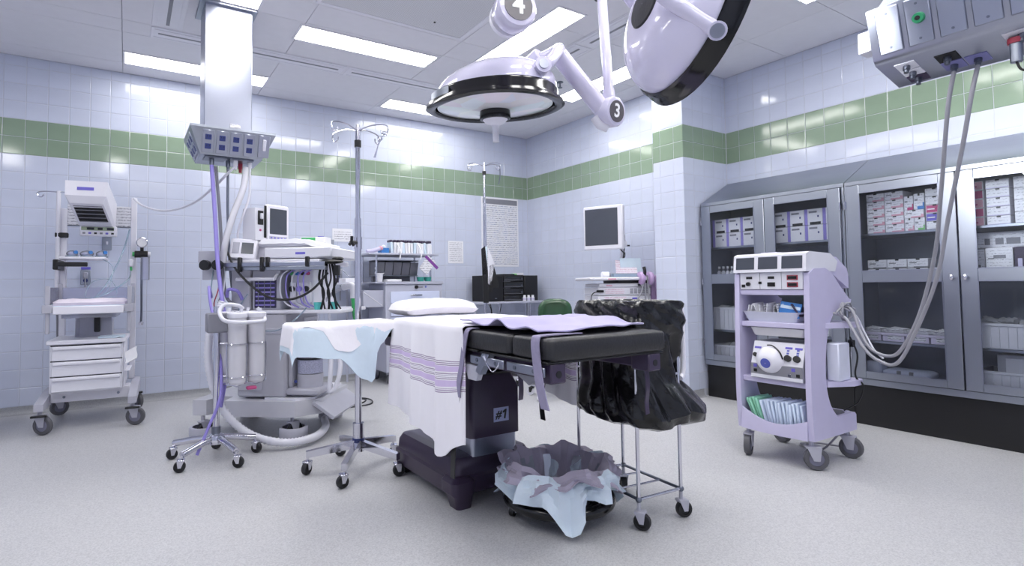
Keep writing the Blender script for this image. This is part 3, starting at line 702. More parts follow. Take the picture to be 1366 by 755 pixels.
for h, nm in ((h1, 'left'), (h2, 'right')): pass
hose('equipment_cable', [h1, (-1.785, -5.106, 1.796), (-1.744, -5.079, 1.683), (-1.596, -5.004, 1.42), (-1.428, -4.918, 1.161), (-1.29, -4.80, 0.87), (-1.22, -4.69, 0.68), (-1.2, -4.62, 0.64), (-1.19, -4.54, 0.67), (-1.16, -4.48, 0.755), (-1.12, -4.42, 0.88), (-1.12, -4.34, 0.89), (-1.17, -4.27, 0.85)], .0085, 'grey_hose', 'grey cable hanging from the ceiling box to the lavender cart, left of its pair', k=8, cat='cable')
hose('equipment_cable', [h2, (-1.812, -5.182, 1.769), (-1.758, -5.136, 1.605), (-1.604, -5.029, 1.316), (-1.467, -4.935, 1.055), (-1.34, -4.80, 0.79), (-1.27, -4.69, 0.615), (-1.26, -4.60, 0.62), (-1.25, -4.53, 0.68), (-1.22, -4.47, 0.77), (-1.19, -4.41, 0.84), (-1.22, -4.33, 0.86), (-1.27, -4.26, .84)], .0085, 'grey_hose', 'grey cable hanging from the ceiling box to the lavender cart, right of its pair', k=8, cat='cable')

# ================================================================== infant warmer
t = T('infant_warmer', 'tall white infant warmer on casters with three drawers, by the back wall', 'infant warmer', (-4.88, -.58, 0), R(-3), world=False)
for x, y, rz in ((-.285, -.36, R(-30)), (.285, -.36, R(-20)), (-.285, .33, R(30)), (.285, .33, R(-60))):
    c_ = caster(t, x, y, 0, .068, rz, .032, 'wheel_grey', 'grey_plastic', 'hub_grey', .185)
    pt('brake_pedal', 'black', c_, (x-.045, x+.05, y-.075, y-.05, .135, .15))
for s in (-1, 1):
    mb = MB(); mb.prism([(-.42, .175), (-.3, .175), (.36, .175), (.36, .27), (-.05, .27), (-.42, .225)], 'x', s*.285-.028, s*.285+.028); mb.build('side_rail', 'grey_plastic', t)
    pt('post', 'white_paint', t, (s*.25-.022, s*.25+.022, .26, .31, .27, 1.84 if s > 0 else 1.72))
pt('base_beam', 'white_paint', t, (-.257, .257, -.16, -.02, .185, .275, .004))
for x in (-.17, .18): MB().cyl((x, -.161, .225), (x, -.165, .225), .01, n=10).build('bolt', 'steel_dark', t)
cab = pt('drawer_cabinet', 'white_plastic', t, (-.245, .215, -.3, .2, .276, .635), (-.265, .235, -.325, .22, .635, .665, .004))
for i in range(3):
    z = .285+i*.115
    d = pt('drawer', 'white_plastic', cab, (-.232, .203, -.318, -.3, z, z+.107, .004)); pt('pull', 'white_paint', d, (-.225, .196, -.332, -.318, z+.082, z+.104, .005))
    pt('gap', 'black', cab, (-.24, .21, -.3015, -.2995, z+.107, z+.115, 0))
pt('side_pocket', 'white_paint', t, (.216, .224, -.28, .1, .28, .63), (.224, .26, -.25, .05, .4, .41))
pt('pedestal', 'grey_plastic', t, (-.1, .12, .0, .16, .665, .86), (-.13, -.1, .02, .14, .665, .83))
pt('tilt_lever', 'black', t, (.0, .04, -.03, .0, .7, .85, .006))
pt('bed_tray', 'white_paint', t, (-.24, .24, -.36, .2, .875, .92, .006))
pt('front_bar', 'white_paint', t, (-.22, .22, -.395, -.36, .86, .92, .006))
for s in (-1, 1):
    pt('corner_bracket', 'grey_plastic', t, (s*.255-.03, s*.255+.03, -.38, -.31, .87, .93), (s*.255-.012, s*.255+.012, -.36, -.335, .72, .87), (s*.255-.014, s*.255+.014, -.375, -.345, .93, 1.07), (s*.255-.014, s*.255+.014, .18, .21, .92, 1.09))
    pt('side_panel', 'clear_plastic', t, (s*.262-.003, s*.262+.003, -.34, .18, .93, 1.06, .001))
pt('xray_drawer', 'clear_plastic', t, (-.17, .17, -.37, .1, .83, .858, .002))
pt('back_panel', 'clear_plastic', t, (-.24, .24, .2, .206, .92, 1.06, .001))
pn = pt('instruction_panel', 'print_notice', t, (-.227, .227, .27, .282, 1.585, 1.76)); pt('panel_edge', 'steel_dark', pn, (-.227, .227, .268, .284, 1.575, 1.585))
hd = MB(); hd.M = Matrix.Translation((-.03, -.02, 1.73)) @ Matrix.Rotation(R(-5), 4, 'Z') @ Matrix.Rotation(R(-12), 4, 'X')
hd.add([(-.135, -.22, -.01), (.135, -.22, -.01), (.13, .26, -.1), (-.13, .26, -.1), (-.14, -.22, .11), (.14, -.22, .11), (.13, .26, .1), (-.13, .26, .1), (-.11, -.18, -.06), (.11, -.18, -.06), (.115, .2, -.12), (-.115, .2, -.12)],
       [(4, 5, 6, 7), (0, 1, 5, 4), (1, 2, 6, 5), (2, 3, 7, 6), (3, 0, 4, 7), (0, 8, 9, 1), (1, 9, 10, 2), (2, 10, 11, 3), (3, 11, 8, 0), (8, 11, 10, 9)])
hd = hd.build('heater_head', 'white_paint', t, sharp=20)
MH = Matrix.Translation((-.03, -.02, 1.73)) @ Matrix.Rotation(R(-5), 4, 'Z') @ Matrix.Rotation(R(-12), 4, 'X')
gr = MB(); gr.M = MH; gr.add([(-.095, -.15, -.0645), (.095, -.15, -.0645), (.1, .12, -.109), (-.1, .12, -.109)], [(0, 1, 2, 3), (3, 2, 1, 0)]); gr = gr.build('heater_grille', 'black', hd)
for i in range(5):
    k = i/4; y = -.14+.25*k; b_ = MB(); b_.M = MH; b_.box(-.095, .095, y-.004, y+.004, -.07-.044*k, -.064-.044*k); b_.build('grille_bar', 'mid_grey', gr)
lb = MB(); lb.M = MH; lb.box(-.06, .05, -.2235, -.2205, .035, .06); lb.build('maker_label', 'violet', hd, label='small violet label strip')
cp = pt('control_panel', 'white_paint', t, (-.13, .13, .17, .24, 1.49, 1.575, .006))
mat('panel_green', '#98a58c', .4)
for x0, x1, m in ((-.12, .11, 'panel_green'),): pt('display_strip', m, cp, (x0, x1, .166, .171, 1.535, 1.565, .001))
for x0, x1 in ((-.08, -.03), (-.005, .03), (.06, .11)): pt('display', 'dark_screen', cp, (x0, x1, .163, .167, 1.54, 1.56, .001))
for i in range(6): pt('button', ('mid_grey', 'violet', 'black')[i % 3], cp, (-.11+i*.04, -.09+i*.04, .164, .17, 1.505, 1.52, .002))
pt('shelf', 'white_paint', t, (-.24, .07, -.02, .26, 1.285, 1.305, .004))
pt('shelf_arm', 'black', t, (-.275, -.05, -.05, -.02, 1.225, 1.26, .005), (-.275, -.24, -.05, .3, 1.2, 1.28, .005))
rod('hook_pole', 'white_paint', t, ((-.285, .24, .95), (-.285, .24, 1.86), .016))
pt('pole_clamp', 'black', t, (-.305, -.215, .225, .275, 1.475, 1.515, .006))
for s in (-1, 1):
    MB().tube(sm([(-.285, .24, 1.85), (-.285+s*.08, .2, 1.845), (-.285+s*.13, .18, 1.83), (-.285+s*.125, .17, 1.80), (-.285+s*.10, .17, 1.795), (-.285+s*.09, .175, 1.815)], 5), .005, 6).build('hook', 'chrome', t)
# oxygen gauge on the right post
rg = MB(); rg.M = Matrix.Translation((.315, .2, 1.445)) @ Matrix.Rotation(PI/2, 4, 'X'); rg.lathe([(.002, -.02), (.042, -.02), (.045, .015), (.04, .02), (.038, .012), (.002, .012)], n=24, cap=False); rg = rg.build('pressure_gauge', 'chrome', t)
MB().cyl((.315, .187, 1.445), (.315, .186, 1.445), .037, n=20).build('dial', 'paper', rg)
rb_ = MB(); rb_.cyl((.26, .23, 1.345), (.36, .23, 1.345), .03, n=14); rb_.cyl((.315, .23, 1.36), (.315, .22, 1.42), .014, n=10); rb_.build('regulator', 'black', t)
MB().cyl((.36, .23, 1.345), (.38, .23, 1.345), .022, n=12).build('regulator_knob', 'white_plastic', t)
MB().cyl((.243, .23, 1.345), (.26, .23, 1.345), .02, n=12).build('green_knob', 'green_hose', t)
pt('flow_valve', 'white_plastic', t, (.215, .255, .2, .26, 1.235, 1.3, .01)); pt('valve_tip', 'green_hose', t, (.226, .244, .215, .245, 1.2, 1.235, .004))
MB().cyl((.34, .22, 1.12), (.34, .22, 1.32), .035, n=16).build('flow_tube', 'clear_plastic', t)
MB().tube(sm([(.315, .22, 1.32), (.315, .22, 1.1), (.318, .22, .85), (.316, .22, .76)], 5), .009, 8).build('hanging_hose', 'steel_dark', t)
MB().lathe([(.016, -.03), (.02, -.01), (.012, 0)], (.316, .22, .76), 12).build('hose_end', 'chrome', t)
for i, pts in enumerate(([(.22, .24, 1.56), (.17, .2, 1.35), (.08, .05, 1.1), (.0, -.05, .97)], [(.235, .2, 1.2), (.22, .1, 1.12), (.1, .0, 1.02), (.0, -.12, .965)], [(.02, .0, 1.3), (.12, -.02, 1.22), (.08, -.1, 1.02), (-.05, -.1, .98), (-.02, -.02, 1.1), (.1, .02, 1.12), (.15, -.04, 1.0), (.05, -.14, .97)])):
    MB().tube(sm(pts, 8), .006 if i < 2 else .003, 7).build('oxygen_tube', 'bluish_clear', t)
MB().tube(sm([(-.285, .25, .95), (-.28, .28, .6), (-.31, .3, .3), (-.34, .25, .2)], 6), .008, 6).build('power_lead', 'mid_grey', t)
cW, sW = math.cos(R(-3)), math.sin(R(-3))
def W(x, y, z): return V((-4.88+x*cW-y*sW, -.58+x*sW+y*cW, z))
g = []
for i in range(15):
    r_ = []
    for j in range(13):
        u, v = i/14, j/12; x = -.225+.45*u; y = -.34+.5*v; e = max(abs(u-.5), abs(v-.5))*2
        r_.append(W(x, y, .95+.012*nz(x*9, y*9, 3)-(.02 if e > .95 else 0)))
    g.append(r_)
MB().sheet(g, .035).build('warmer_blanket', 'pink_sheet' if 'pink_sheet' in MT else mat('pink_sheet', '#e2d9e6', .85, bump=.1, bs=30), label='pale pink folded blanket on the infant warmer bed', cat='blanket')
g = [[W(-.23+.46*i/12, -.35+.52*j/8, .9215+.002*nz(i, j, 1)) for j in range(9)] for i in range(13)]
MB().sheet(g, .004).build('warmer_sheet', 'drape_blue', label='pale blue pad under the pink blanket on the warmer bed', cat='pad')
for i, (x, nm) in enumerate(((-.17, 'leftmost'), (-.07, 'middle'), (.03, 'rightmost'))):
    t = T('resuscitation_mask', f'clear plastic resuscitation mask on the warmer shelf, {nm} of three', 'mask', W(x, .1, 1.305), group='masks on the warmer shelf')
    c = W(x, .1, 1.31)
    MB().ball(c+V((0, 0, .024)), .045, (1.1 if i == 1 else .9, .9, .6)).build('dome', 'clear_plastic', t)
    MB().lathe([(.042, 0), (.048, .006), (.042, .014), (.034, .01)], c-V((0, 0, .005)), 18, cap=False).build('cuff', 'bluish_clear', t)
    MB().cyl(c+V((.02, -.02, .035)), c+V((.03, -.045, .035)), .014, n=12).build('connector', 'blue_plastic', t)
g = [[W(.05+.17*i/6, -.3+.2*j/6, .672+.01*nz(i*.7, j*.7, 2)) for j in range(7)] for i in range(7)]
MB().sheet(g, .008).build('packet', 'drape_blue', label='flat blue and white packet on top of the warmer drawers', cat='packet')
g = [[W(.231+.004*math.sin(j)+.075*(i/6), -.3+.006*j, .5+.09*(j/6)-.1*(1-i/6)*.4) for j in range(7)] for i in range(7)]
MB().sheet(g, .012).build('glove_pack', 'paper', label='white paper glove pack sticking out of the warmer side pocket', cat='packet')
# sliver of another trolley at the left edge
t = T('equipment_trolley', 'steel trolley at the left edge with just one caster in view', 'trolley', (-5.87, -.9, 0))
for x, y in ((-5.62, -1.1), (-5.62, -.7), (-6.1, -1.1), (-6.1, -.7)):
    caster(t, x, y, 0, .055, R(180) if x > -5.8 else 0, .03, 'rubber', 'grey_plastic', 'hub_grey', .16)
    rod('leg', 'chrome', t, ((x, y, .15), (x, y, .85), .014))
pt('shelf', 'steel_cab', t, (-6.13, -5.59, -1.13, -.67, .25, .27)); pt('top', 'steel_cab', t, (-6.13, -5.59, -1.13, -.67, .85, .87))

# ================================================================== suction stand
SX, SY = -4.19, -2.26
t = T('suction_stand', 'chrome five-legged suction stand with clear canisters in front of the anesthesia machine', 'suction stand', (SX, SY, 0))
for i, (cx, cy) in enumerate(((-4.405, -2.10), (-4.385, -2.40), (-4.11, -2.49), (-3.96, -2.24), (-4.15, -2.02))):
    d = V((cx-SX, cy-SY, 0)); 
    lg = MB(); lg.tube([(SX+d.x*.1, SY+d.y*.1, .135), (SX+d.x*.55, SY+d.y*.55, .118), (cx, cy, .095)], .02, 10); lg.build('leg', 'chrome', t)
    caster(t, cx, cy, 0, .032, math.atan2(d.y, d.x)+.8*(-1)**i, .03, 'rubber', 'chrome', 'rubber', .095)
MB().lathe([(.05, .1), (.055, .12), (.045, .15), (.028, .16)], (SX, SY, 0), 20).build('hub', 'chrome', t)
MB().cyl((SX, SY, .15), (SX, SY, .93), .019, n=16).build('pole', 'chrome', t)
MB().cyl((SX, SY, .16), (SX, SY, .2), .026, n=16).build('collar', 'steel_dark', t)
pt('clamp_block', 'mid_grey', t, (SX-.06, SX+.06, SY-.055, SY+.05, .77, .89, .008))
cans = []
for i, (x, y) in enumerate(((-4.085, -2.335), (-3.968, -2.30), (-4.02, -2.19), (-4.135, -2.205))):
    for z in (.5, .7): MB().tube([(x+.058*math.cos(a), y+.058*math.sin(a), z) for a in [2*PI*k/18 for k in range(18)]], .004, 6, closed=True).build('wire_ring', 'chrome', t)
    MB().tube([(x-.058, y, .7), (x-.058, y, .46), (x, y, .44), (x+.058, y, .46), (x+.058, y, .7)], .004, 6).build('wire_cradle', 'chrome', t)
for z in (.5, .7): rod('bracket_bar', 'chrome', t, ((SX, SY, z), (-4.1, -2.28, z), .006))
for i, (x, y, lb) in enumerate(((-4.085, -2.335, 'front left'), (-3.968, -2.30, 'front right'), (-4.02, -2.19, 'back right'), (-4.135, -2.205, 'back left'))):
    t = T('suction_canister', f'clear ribbed suction canister on the chrome stand, {lb} of the cluster', 'canister', (x, y, .455), group='suction canisters')
    prof = [(.002, .456), (.042, .456), (.05, .47)]+[(.05+.0015*(k % 2)+.004*k/14, .47+.027*k) for k in range(15)]+[(.056, .87)]
    MB().lathe(prof, (x, y, 0), 22, cap=False).build('jar', 'milky', t)
    ld = MB().lathe([(.058, .86), (.06, .868), (.06, .885), (.05, .892), (.002, .893)], (x, y, 0), 22, cap=False).build('lid', 'white_plastic', t)
    MB().cyl((x+.02, y-.015, .89), (x+.02, y-.015, .915), .01, n=10).build('port', 'white_plastic', ld)
hose('suction_tube', [(-4.055, -2.345, .915), (-4.09, -2.36, .935), (-4.16, -2.35, .94), (-4.19, -2.37, .9), (-4.17, -2.42, .85), (-4.09, -2.43, .835), (-3.98, -2.41, .835), (-3.93, -2.36, .84), (-3.93, -2.32, .87), (-3.965, -2.315, .915)], .012, 'white_hose', 'clear-white suction tube looping across the canister lids', cat='tube')
pt('valve_cluster', 'magenta', None, (-4.03, -3.97, -2.35, -2.31, .415, .435, .006), label='small magenta valve under the suction canisters', cat='valve')

# ================================================================== anesthesia machine (local frame: +x front, -y towards the camera)
AX, AY, AR = -3.74, -1.66, R(-38)
t = T('anesthesia_machine', 'grey anesthesia machine on wheels with drawers, bellows and rails', 'anesthesia machine', (AX, AY, 0), AR, world=False)
MA = Matrix.Translation((AX, AY, 0)) @ Matrix.Rotation(AR, 4, 'Z')
def AW(x, y, z): return MA @ V((x, y, z))
for x, y in ((.30, -.30), (-.33, -.33), (.33, .33), (-.33, .33)):
    cs = caster(t, x, y, 0, .06, R(60), .03, 'rubber', 'grey_plastic', 'rubber', .16)
    MB().lathe([(.075, .012), (.092, .012), (.095, .02), (.095, .085), (.09, .092), (.075, .092)], (x+.01, y, 0), 28, cap=False).build('cable_guard', 'grey_plastic', cs)
mb = MB(); mb.prism([(-.16, -.36), (.34, -.36), (.48, -.22), (.48, .32), (-.4, .36), (-.4, -.34), (-.3, -.34), (-.26, -.2), (-.18, -.2)], 'z', .165, .27); base = mb.build('base', 'grey_light' if 'grey_light' in MT else mat('grey_light', '#c6c6ce', .4, var=.03), t)
mb = MB(); mb.prism([(.1, -.3), (.34, -.34), (.44, -.25), (.44, .3), (.1, .3)], 'z', .27, .285); mb.build('ribbed_step', 'white_plastic', base)
mb = MB(); mb.M = Matrix.Translation((.52, 0, .2)) @ Matrix.Rotation(R(35), 4, 'Y'); mb.box(-.09, .09, -.3, .3, -.012, .012, .003); mb.build('footrest', 'grey_plastic', base)
body = pt('cabinet', 'grey_mid' if 'grey_mid' in MT else mat('grey_mid', '#b6b6c0', .4, var=.03), t, (-.1, .25, -.3, .28, .285, .86, .012))
pt('door', 'grey_plastic', body, (-.09, .09, -.312, -.3, .33, .76, .006)); pt('recess', 'mid_grey', body, (-.09, .07, -.305, -.298, .78, .84, .004))
pt('door_catch', 'white_plastic', body, (.07, .083, -.32, -.31, .5, .56, .003))
pt('nameplate', 'grey_plastic', body, (.11, .24, -.305, -.298, .72, .76, .002))
for i in range(3):
    z = .35+i*.16; d = pt('drawer', 'white_plastic', body, (.25, .265, .0, .26, z, z+.145, .004)); pt('pull', 'mid_grey', d, (.265, .28, .06, .2, z+.1, z+.115, .003))
# absorber
ab = pt('absorber_block', 'grey_plastic', t, (.14, .38, -.3, -.02, .30, .345, .012), (.14, .17, -.26, -.04, .345, .72, .008), (.14, .38, -.29, -.03, .66, .72, .012))
mat('soda_lime', '#a9abc4', .7, var=.4, vs=160)
MB().cyl((.265, -.17, .44), (.265, -.17, .64), .088, n=24).build('soda_lime_canister', 'soda_lime', ab)
MB().cyl((.265, -.17, .535), (.265, -.17, .55), .092, n=24).build('canister_ring', 'black', ab)
MB().cyl((.265, -.17, .345), (.265, -.17, .435), .09, n=24).build('canister_base', 'grey_plastic', ab)
MB().cyl((.2, -.265, .39), (.2, -.268, .39), .012, n=10).build('lock_button', 'blue_socket', ab)
# worktop
pt('worktop', 'white_paint', t, (-.3, .5, -.31, .3, .86, .885, .006))
# upper structure
up_ = pt('rear_column', 'grey_mid', t, (-.3, -.16, -.28, .27, .885, 1.2, .008))
bf = pt('bellows_housing', 'grey_plastic', t, (-.15, .06, -.27, .02, .885, 1.17, .008))
mat('bellows_dark', '#3b3858', .25, var=.1); MB().box(-.13, .03, -.276, -.27, .9, 1.1, .004).build('window', 'bellows_dark', bf)
for i in range(6): MB().box(-.12, .02, -.281, -.275, .915+i*.03, .925+i*.03, .002).build('bellows_fold', 'purple_hose', bf)
for i in range(3): MB().box(-.1+i*.045, -.096+i*.045, -.284, -.28, .9, 1.1).build('window_bar', 'clear_plastic', bf)
fm = pt('flowmeter_block', 'white_plastic', t, (.1, .27, -.2, .22, .885, 1.2, .008))
for i in range(3):
    pt('vaporizer', 'white_paint', fm, (.11+i*.052, .155+i*.052, -.24, -.2, .93, 1.08, .008)); MB().cyl((.132+i*.052, -.24, 1.03), (.132+i*.052, -.255, 1.03), .02, n=14).build('dial', 'black' if i != 1 else 'purple_hose', fm)
for i in range(4): MB().cyl((.115+i*.04, -.21, 1.14), (.115+i*.04, -.222, 1.14), .014, n=12).build('knob', ('green_hose', 'blue_plastic', 'black', 'magenta')[i], fm)
pt('red_label', 'pink', fm, (.18, .24, -.206, -.2, .96, 1.0, .001))
rod('side_handle', 'white_paint', t, ((-.24, -.31, 1.1), (.04, -.33, 1.1), .013), ((-.24, -.28, 1.1), (-.24, -.31, 1.1), .013), ((.04, -.28, 1.13), (.04, -.33, 1.1), .013))
sh = pt('instrument_shelf', 'white_paint', t, (-.34, .36, -.33, .3, 1.2, 1.235, .006))
pt('rail', 'steel_brush', t, (-.48, .42, -.385, -.37, 1.185, 1.215, .003)); pt('rail_lower', 'steel_cab', t, (-.3, .42, -.37, -.33, 1.16, 1.185, .003))
for x in (-.18, .02, -.02, .3): pt('rail_clamp', 'black', t, (x-.012, x+.012, -.4, -.365, 1.15+.03*(x > 0), 1.25, .005))
for x in (-.42, -.33): MB().cyl((x, -.385, 1.2), (x, -.42, 1.2), .035, n=16).build('clamp_knob', 'black', t)
pt('rear_bracket', 'grey_plastic', t, (-.5, -.36, -.36, -.3, 1.22, 1.3), (-.48, -.36, -.34, -.3, 1.1, 1.22))
dr_ = pt('top_drawer', 'white_plastic', t, (-.05, .44, -.3, .26, 1.245, 1.32, .01)); pt('drawer_label', 'violet', dr_, (.18, .25, -.302, -.3, 1.27, 1.285, 0))
pt('monitor_deck', 'white_paint', t, (-.26, .3, -.235, .28, 1.33, 1.365, .008), (-.24, .2, -.2, .2, 1.235, 1.33))
MB().tube(sm([(-.3, -.36, 1.32), (-.2, -.37, 1.15), (0, -.39, .99), (.18, -.39, .96), (.32, -.36, 1.02), (.42, -.32, 1.14)], 8), .008, 8).build('black_lead', 'black', t)
for i, (x, w_) in enumerate(((.16, .05), (.2, .08), (.24, .1), (.12, .04), (.28, .09))):
    MB().tube(sm([(x, -.24, 1.17), (x-.04, -.3, 1.12), (x-.06+w_*.3, -.3, 1.0), (x-.02, -.27, .93), (x+.03, -.26, .9)], 6), .0055, 6).build('sensor_tube', 'white_hose' if i % 2 else 'purple_hose', t)
for i in range(4):
    x = -.4+i*.03; MB().tube(sm([(x, -.33, 1.2), (x+.03*math.sin(i), -.36, 1.05), (x-.02, -.34, .92), (x+.05, -.33, .85)], 6), .004, 6).build('lead', ('bluish_clear', 'red', 'mid_grey', 'white_hose')[i], t)
MB().tube(sm([(-.3, -.33, .98), (-.28, -.35, 1.03), (-.22, -.34, 1.02), (-.2, -.31, .96)], 5), .012, 8).build('breathing_tube', 'purple_hose', t)
MB().tube(sm([(-.15, -.33, 1.0), (-.2, -.36, .88), (-.1, -.4, .78), (.08, -.4, .75), (.2, -.36, .82), (.26, -.3, .9)], 8), .004, 6).build('sample_line', 'bluish_clear', t)
for ch in [o for o in COL.objects if o.parent == t and o.name.split('.')[0] not in ('caster', 'base', 'cabinet')]: ch.location.x = .11 if ch.name.startswith('absorber') else .14
# monitor on the deck
t = T('patient_monitor', 'beige-white bedside monitor with grey screen on top of the anesthesia machine', 'monitor', AW(.06, -.1, 1.367), AR+R(38+8), world=False)
b_ = MB(); b_.M = Matrix.Rotation(R(-25), 4, 'Z')
b_.prism([(-.11, 0), (.13, 0), (.13, .22), (.0, .27), (-.11, .27)], 'y', -.02, .12) if 0 else None
cs = MB(); cs.box(-.1, .1, -.06, -.02, .01, .275, .012); cs.box(-.085, .085, -.02, .1, .02, .25, .015)
MR = Matrix.Rotation(R(18), 4, 'Z'); cs.v = [MR @ p for p in cs.v]; case = cs.build('case', 'white_paint', t)
def rp(name, m, par, *b, bev=.002):
    mb = MB()
    for q in b: mb.box(*q, bev)
    mb.v = [MR @ p for p in mb.v]; return mb.build(name, m, par)
rp('screen', 'screen_grey', case, (-.075, .075, -.063, -.059, .06, .245))
rp('button_strip', 'grey_plastic', case, (-.08, .08, -.063, -.06, .022, .045))
for i in range(5): rp('button', 'violet', case, (-.07+i*.03, -.055+i*.03, -.065, -.062, .028, .038), bev=.001)
rp('side_module', 'white_plastic', case, (-.19, -.1, -.05, .09, .01, .24)); rp('module_gap', 'black', case, (-.118, -.1, -.058, -.05, .03, .26)); rp('connector_bay', 'black', case, (-.17, -.125, -.056, -.05, .12, .22))
rp('module_button', 'magenta', case, (-.155, -.14, -.055, -.05, .075, .09)); rp('cable_stub', 'white_plastic', case, (-.155, -.14, -.075, -.05, .16, .2))
rp('foot', 'mid_grey', case, (-.15, .08, -.05, .08, 0, .012))
t = T('ventilator_display', 'small tilted white display on the anesthesia machine shelf', 'display', AW(-.06, -.315, 1.237), AR, world=False)
MR = Matrix.Rotation(R(-14), 4, 'X') @ Matrix.Rotation(R(14), 4, 'Z')
c_ = rp('case', 'white_paint', t, (-.09, .09, -.02, .05, .0, .15), bev=.01); rp('screen', 'screen_grey', c_, (-.01, .07, -.024, -.019, .04, .12)); rp('keypad', 'grey_plastic', c_, (-.07, -.025, -.024, -.019, .04, .12))
g = [[AW(-.12+.62*i/14+.02*j/8, -.255+.08*j/8, 1.378+.012*abs(nz(i*.5, j*.5, 4))-(.05*max(0, (i-9)/5)**2)+(.0 if j else -.03)) for j in range(9)] for i in range(15)]
MB().sheet(g, .006).build('paper_stack', 'paper', label='white papers and cloth spread along the anesthesia machine top', cat='papers')
pt('flag_box', 'green_hose', None, (-3.66, -3.5, -1.93, -1.9, 1.36, 1.4, .002), label='small bright green box beside the monitor screen', cat='box') if 0 else None
t = T('supply_box', 'white box with bright green top stripe beside the patient monitor', 'box', AW(.3, .12, 1.366), AR, world=False)
pt('body', 'paper', t, (-.1, .1, -.06, .06, 0, .055)); pt('stripe', 'green_hose', t, (-.09, .02, -.062, -.06, .02, .052)); pt('stripe_mark', 'paper', t, (-.045, -.025, -.0635, -.062, .03, .038))
# black face mask straps hanging from an arm
t = T('head_strap_bundle', 'black rubber straps and leads hanging from the anesthesia machine arm', 'straps', AW(.56, -.3, 1.0), AR, world=False)
mb = MB(); mb.ball((.02, 0, .215), .05, (1.7, 1, .32)); mb.ball((.06, .01, .235), .03, (1.4, 1, .5)); mb.build('strap_coil', 'black', t)
pt('arm_clamp', 'black', t, (-.06, -.02, -.02, .02, .17, .21), (.04, .075, -.02, .02, .12, .19))
for i in range(6):
    x = -.05+i*.018; MB().tube(sm([(x, 0, .2), (x-.02+.01*i, -.01*(i % 3), .1), (x+.015*(-1)**i, .0, 0), (x-.01+.01*i, .01, -.11)], 6), .006 if i % 2 else .009, 6).build('strap', 'black', t)
# green hose and grey elbow on an arm
hose('oxygen_bag_hose', [AW(.635, .0, .97), AW(.64, .0, .92), AW(.65, -.01, .84), AW(.67, -.03, .78)], .02, 'green_hose', 'bright green hose hanging beyond the black straps', cat='hose')
t = T('breathing_circuit', 'grey curved breathing pipe with white elbow beside the green hose', 'breathing pipe', AW(.36, .05, .886), AR, world=False)
MB().tube(sm([(.0, 0, .0), (.05, 0, .06), (.12, -.01, .12), (.2, -.03, .15)], 6), .013, 10).build('arm', 'grey_plastic', t)
MB().tube(sm([(.19, -.03, .15), (.26, -.05, .165), (.275, -.05, .13), (.275, -.05, .07)], 5), .024, 12).build('elbow', 'white_plastic', t)
for i, (x, y) in enumerate(((.56, -.2), (.47, -.27))):
    q = AW(x, y, .886); MB().lathe([(.024, 0), (.03, .05), (.027, .05), (.022, .004), (.002, .004)], q, 16, cap=False).build('medicine_cup', 'cyan_plastic', label=('cyan medicine cup on the anesthesia worktop, nearer the green hose', 'cyan medicine cup among the leads on the anesthesia worktop')[i], cat='cup')
hose('drain_hose', [AW(.58, -.22, .66), AW(.62, -.24, .5), AW(.6, -.28, .36), AW(.56, -.29, .33), AW(.56, -.27, .45), AW(.55, -.22, .64)], .016, 'white_hose', 'white ribbed hose loop hanging beside the absorber', n=10)
for i, (ph, r_) in enumerate(((0, .2), (1.2, .15))):
    MB().tube([V((-3.0+r_*1.2*math.cos(a+ph), -1.2+r_*math.sin(a+ph), .012+.004*math.sin(3*a)+.012*i)) for a in [k*.25 for k in range(34)]], .006, 6).build('floor_cable', 'black', label=('outer coil of black cable on the floor behind the draped arm board', 'inner coil of black cable on the floor behind the draped arm board')[i], cat='cable')

# ================================================================== iv poles
def iv_pole(cx, cy, top, label, casters=None, r=.33, rot=0., n=5):
    t = T('iv_pole', label, 'iv pole', (cx, cy, 0))
    cs = casters or [(cx+r*math.cos(rot+2*PI*k/n), cy+r*math.sin(rot+2*PI*k/n)) for k in range(n)]
    for i, (x, y) in enumerate(cs):
        d = V((x-cx, y-cy, 0)); u = d.normalized(); nr = V((-u.y, u.x, 0))
        a = V((cx, cy, 0))+u*.02; b_ = V((x, y, 0))+u*.01; vs = []
        for p, z0, z1 in ((a, .12, .165), (b_, .09, .125)):
            for s in (-1, 1): vs += [p+nr*s*.016+V((0, 0, z0)), p+nr*s*.016+V((0, 0, z1))]
        MB().add(vs, [(0, 1, 3, 2), (4, 6, 7, 5), (0, 4, 5, 1), (2, 3, 7, 6), (1, 5, 7, 3), (0, 2, 6, 4)]).build('leg', 'chrome', t)
        caster(t, x, y, 0, .033, math.atan2(d.y, d.x)+.9*(-1)**i, .028, 'rubber', 'chrome', 'rubber', .095)
    MB().cyl((cx, cy, .1), (cx, cy, .26), .032, n=18).build('hub', 'chrome', t); MB().cyl((cx, cy, .165), (cx, cy, .175), .035, n=18).build('hub_band', 'blue_socket', t)
    MB().cyl((cx, cy, .26), (cx, cy, top-.55), .0195, n=16).build('lower_tube', 'chrome', t)
    MB().cyl((cx, cy, top-.55), (cx, cy, top-.02), .0145, n=16).build('upper_tube', 'chrome', t)
    MB().cyl((cx, cy, top-.13), (cx, cy, top-.09), .02, n=14).build('stop_ring', 'black', t)
    MB().cyl((cx, cy, top-.03), (cx, cy, top+.005), .012, n=12).build('finial', 'chrome', t)
    return t
def iv_hook(t, cx, cy, top, ang, ln=.17):
    u = V((math.cos(ang), math.sin(ang), 0)); o = V((cx, cy, top))
    MB().tube(sm([o-V((0, 0, .035)), o+u*.08-V((0, 0, .012)), o+u*ln-V((0, 0, .015)), o+u*(ln+.03)-V((0, 0, .035)), o+u*(ln+.02)-V((0, 0, .07)), o+u*(ln-.01)-V((0, 0, .065)), o+u*(ln-.015)-V((0, 0, .045))], 6), .004, 7).build('hook', 'chrome', t)
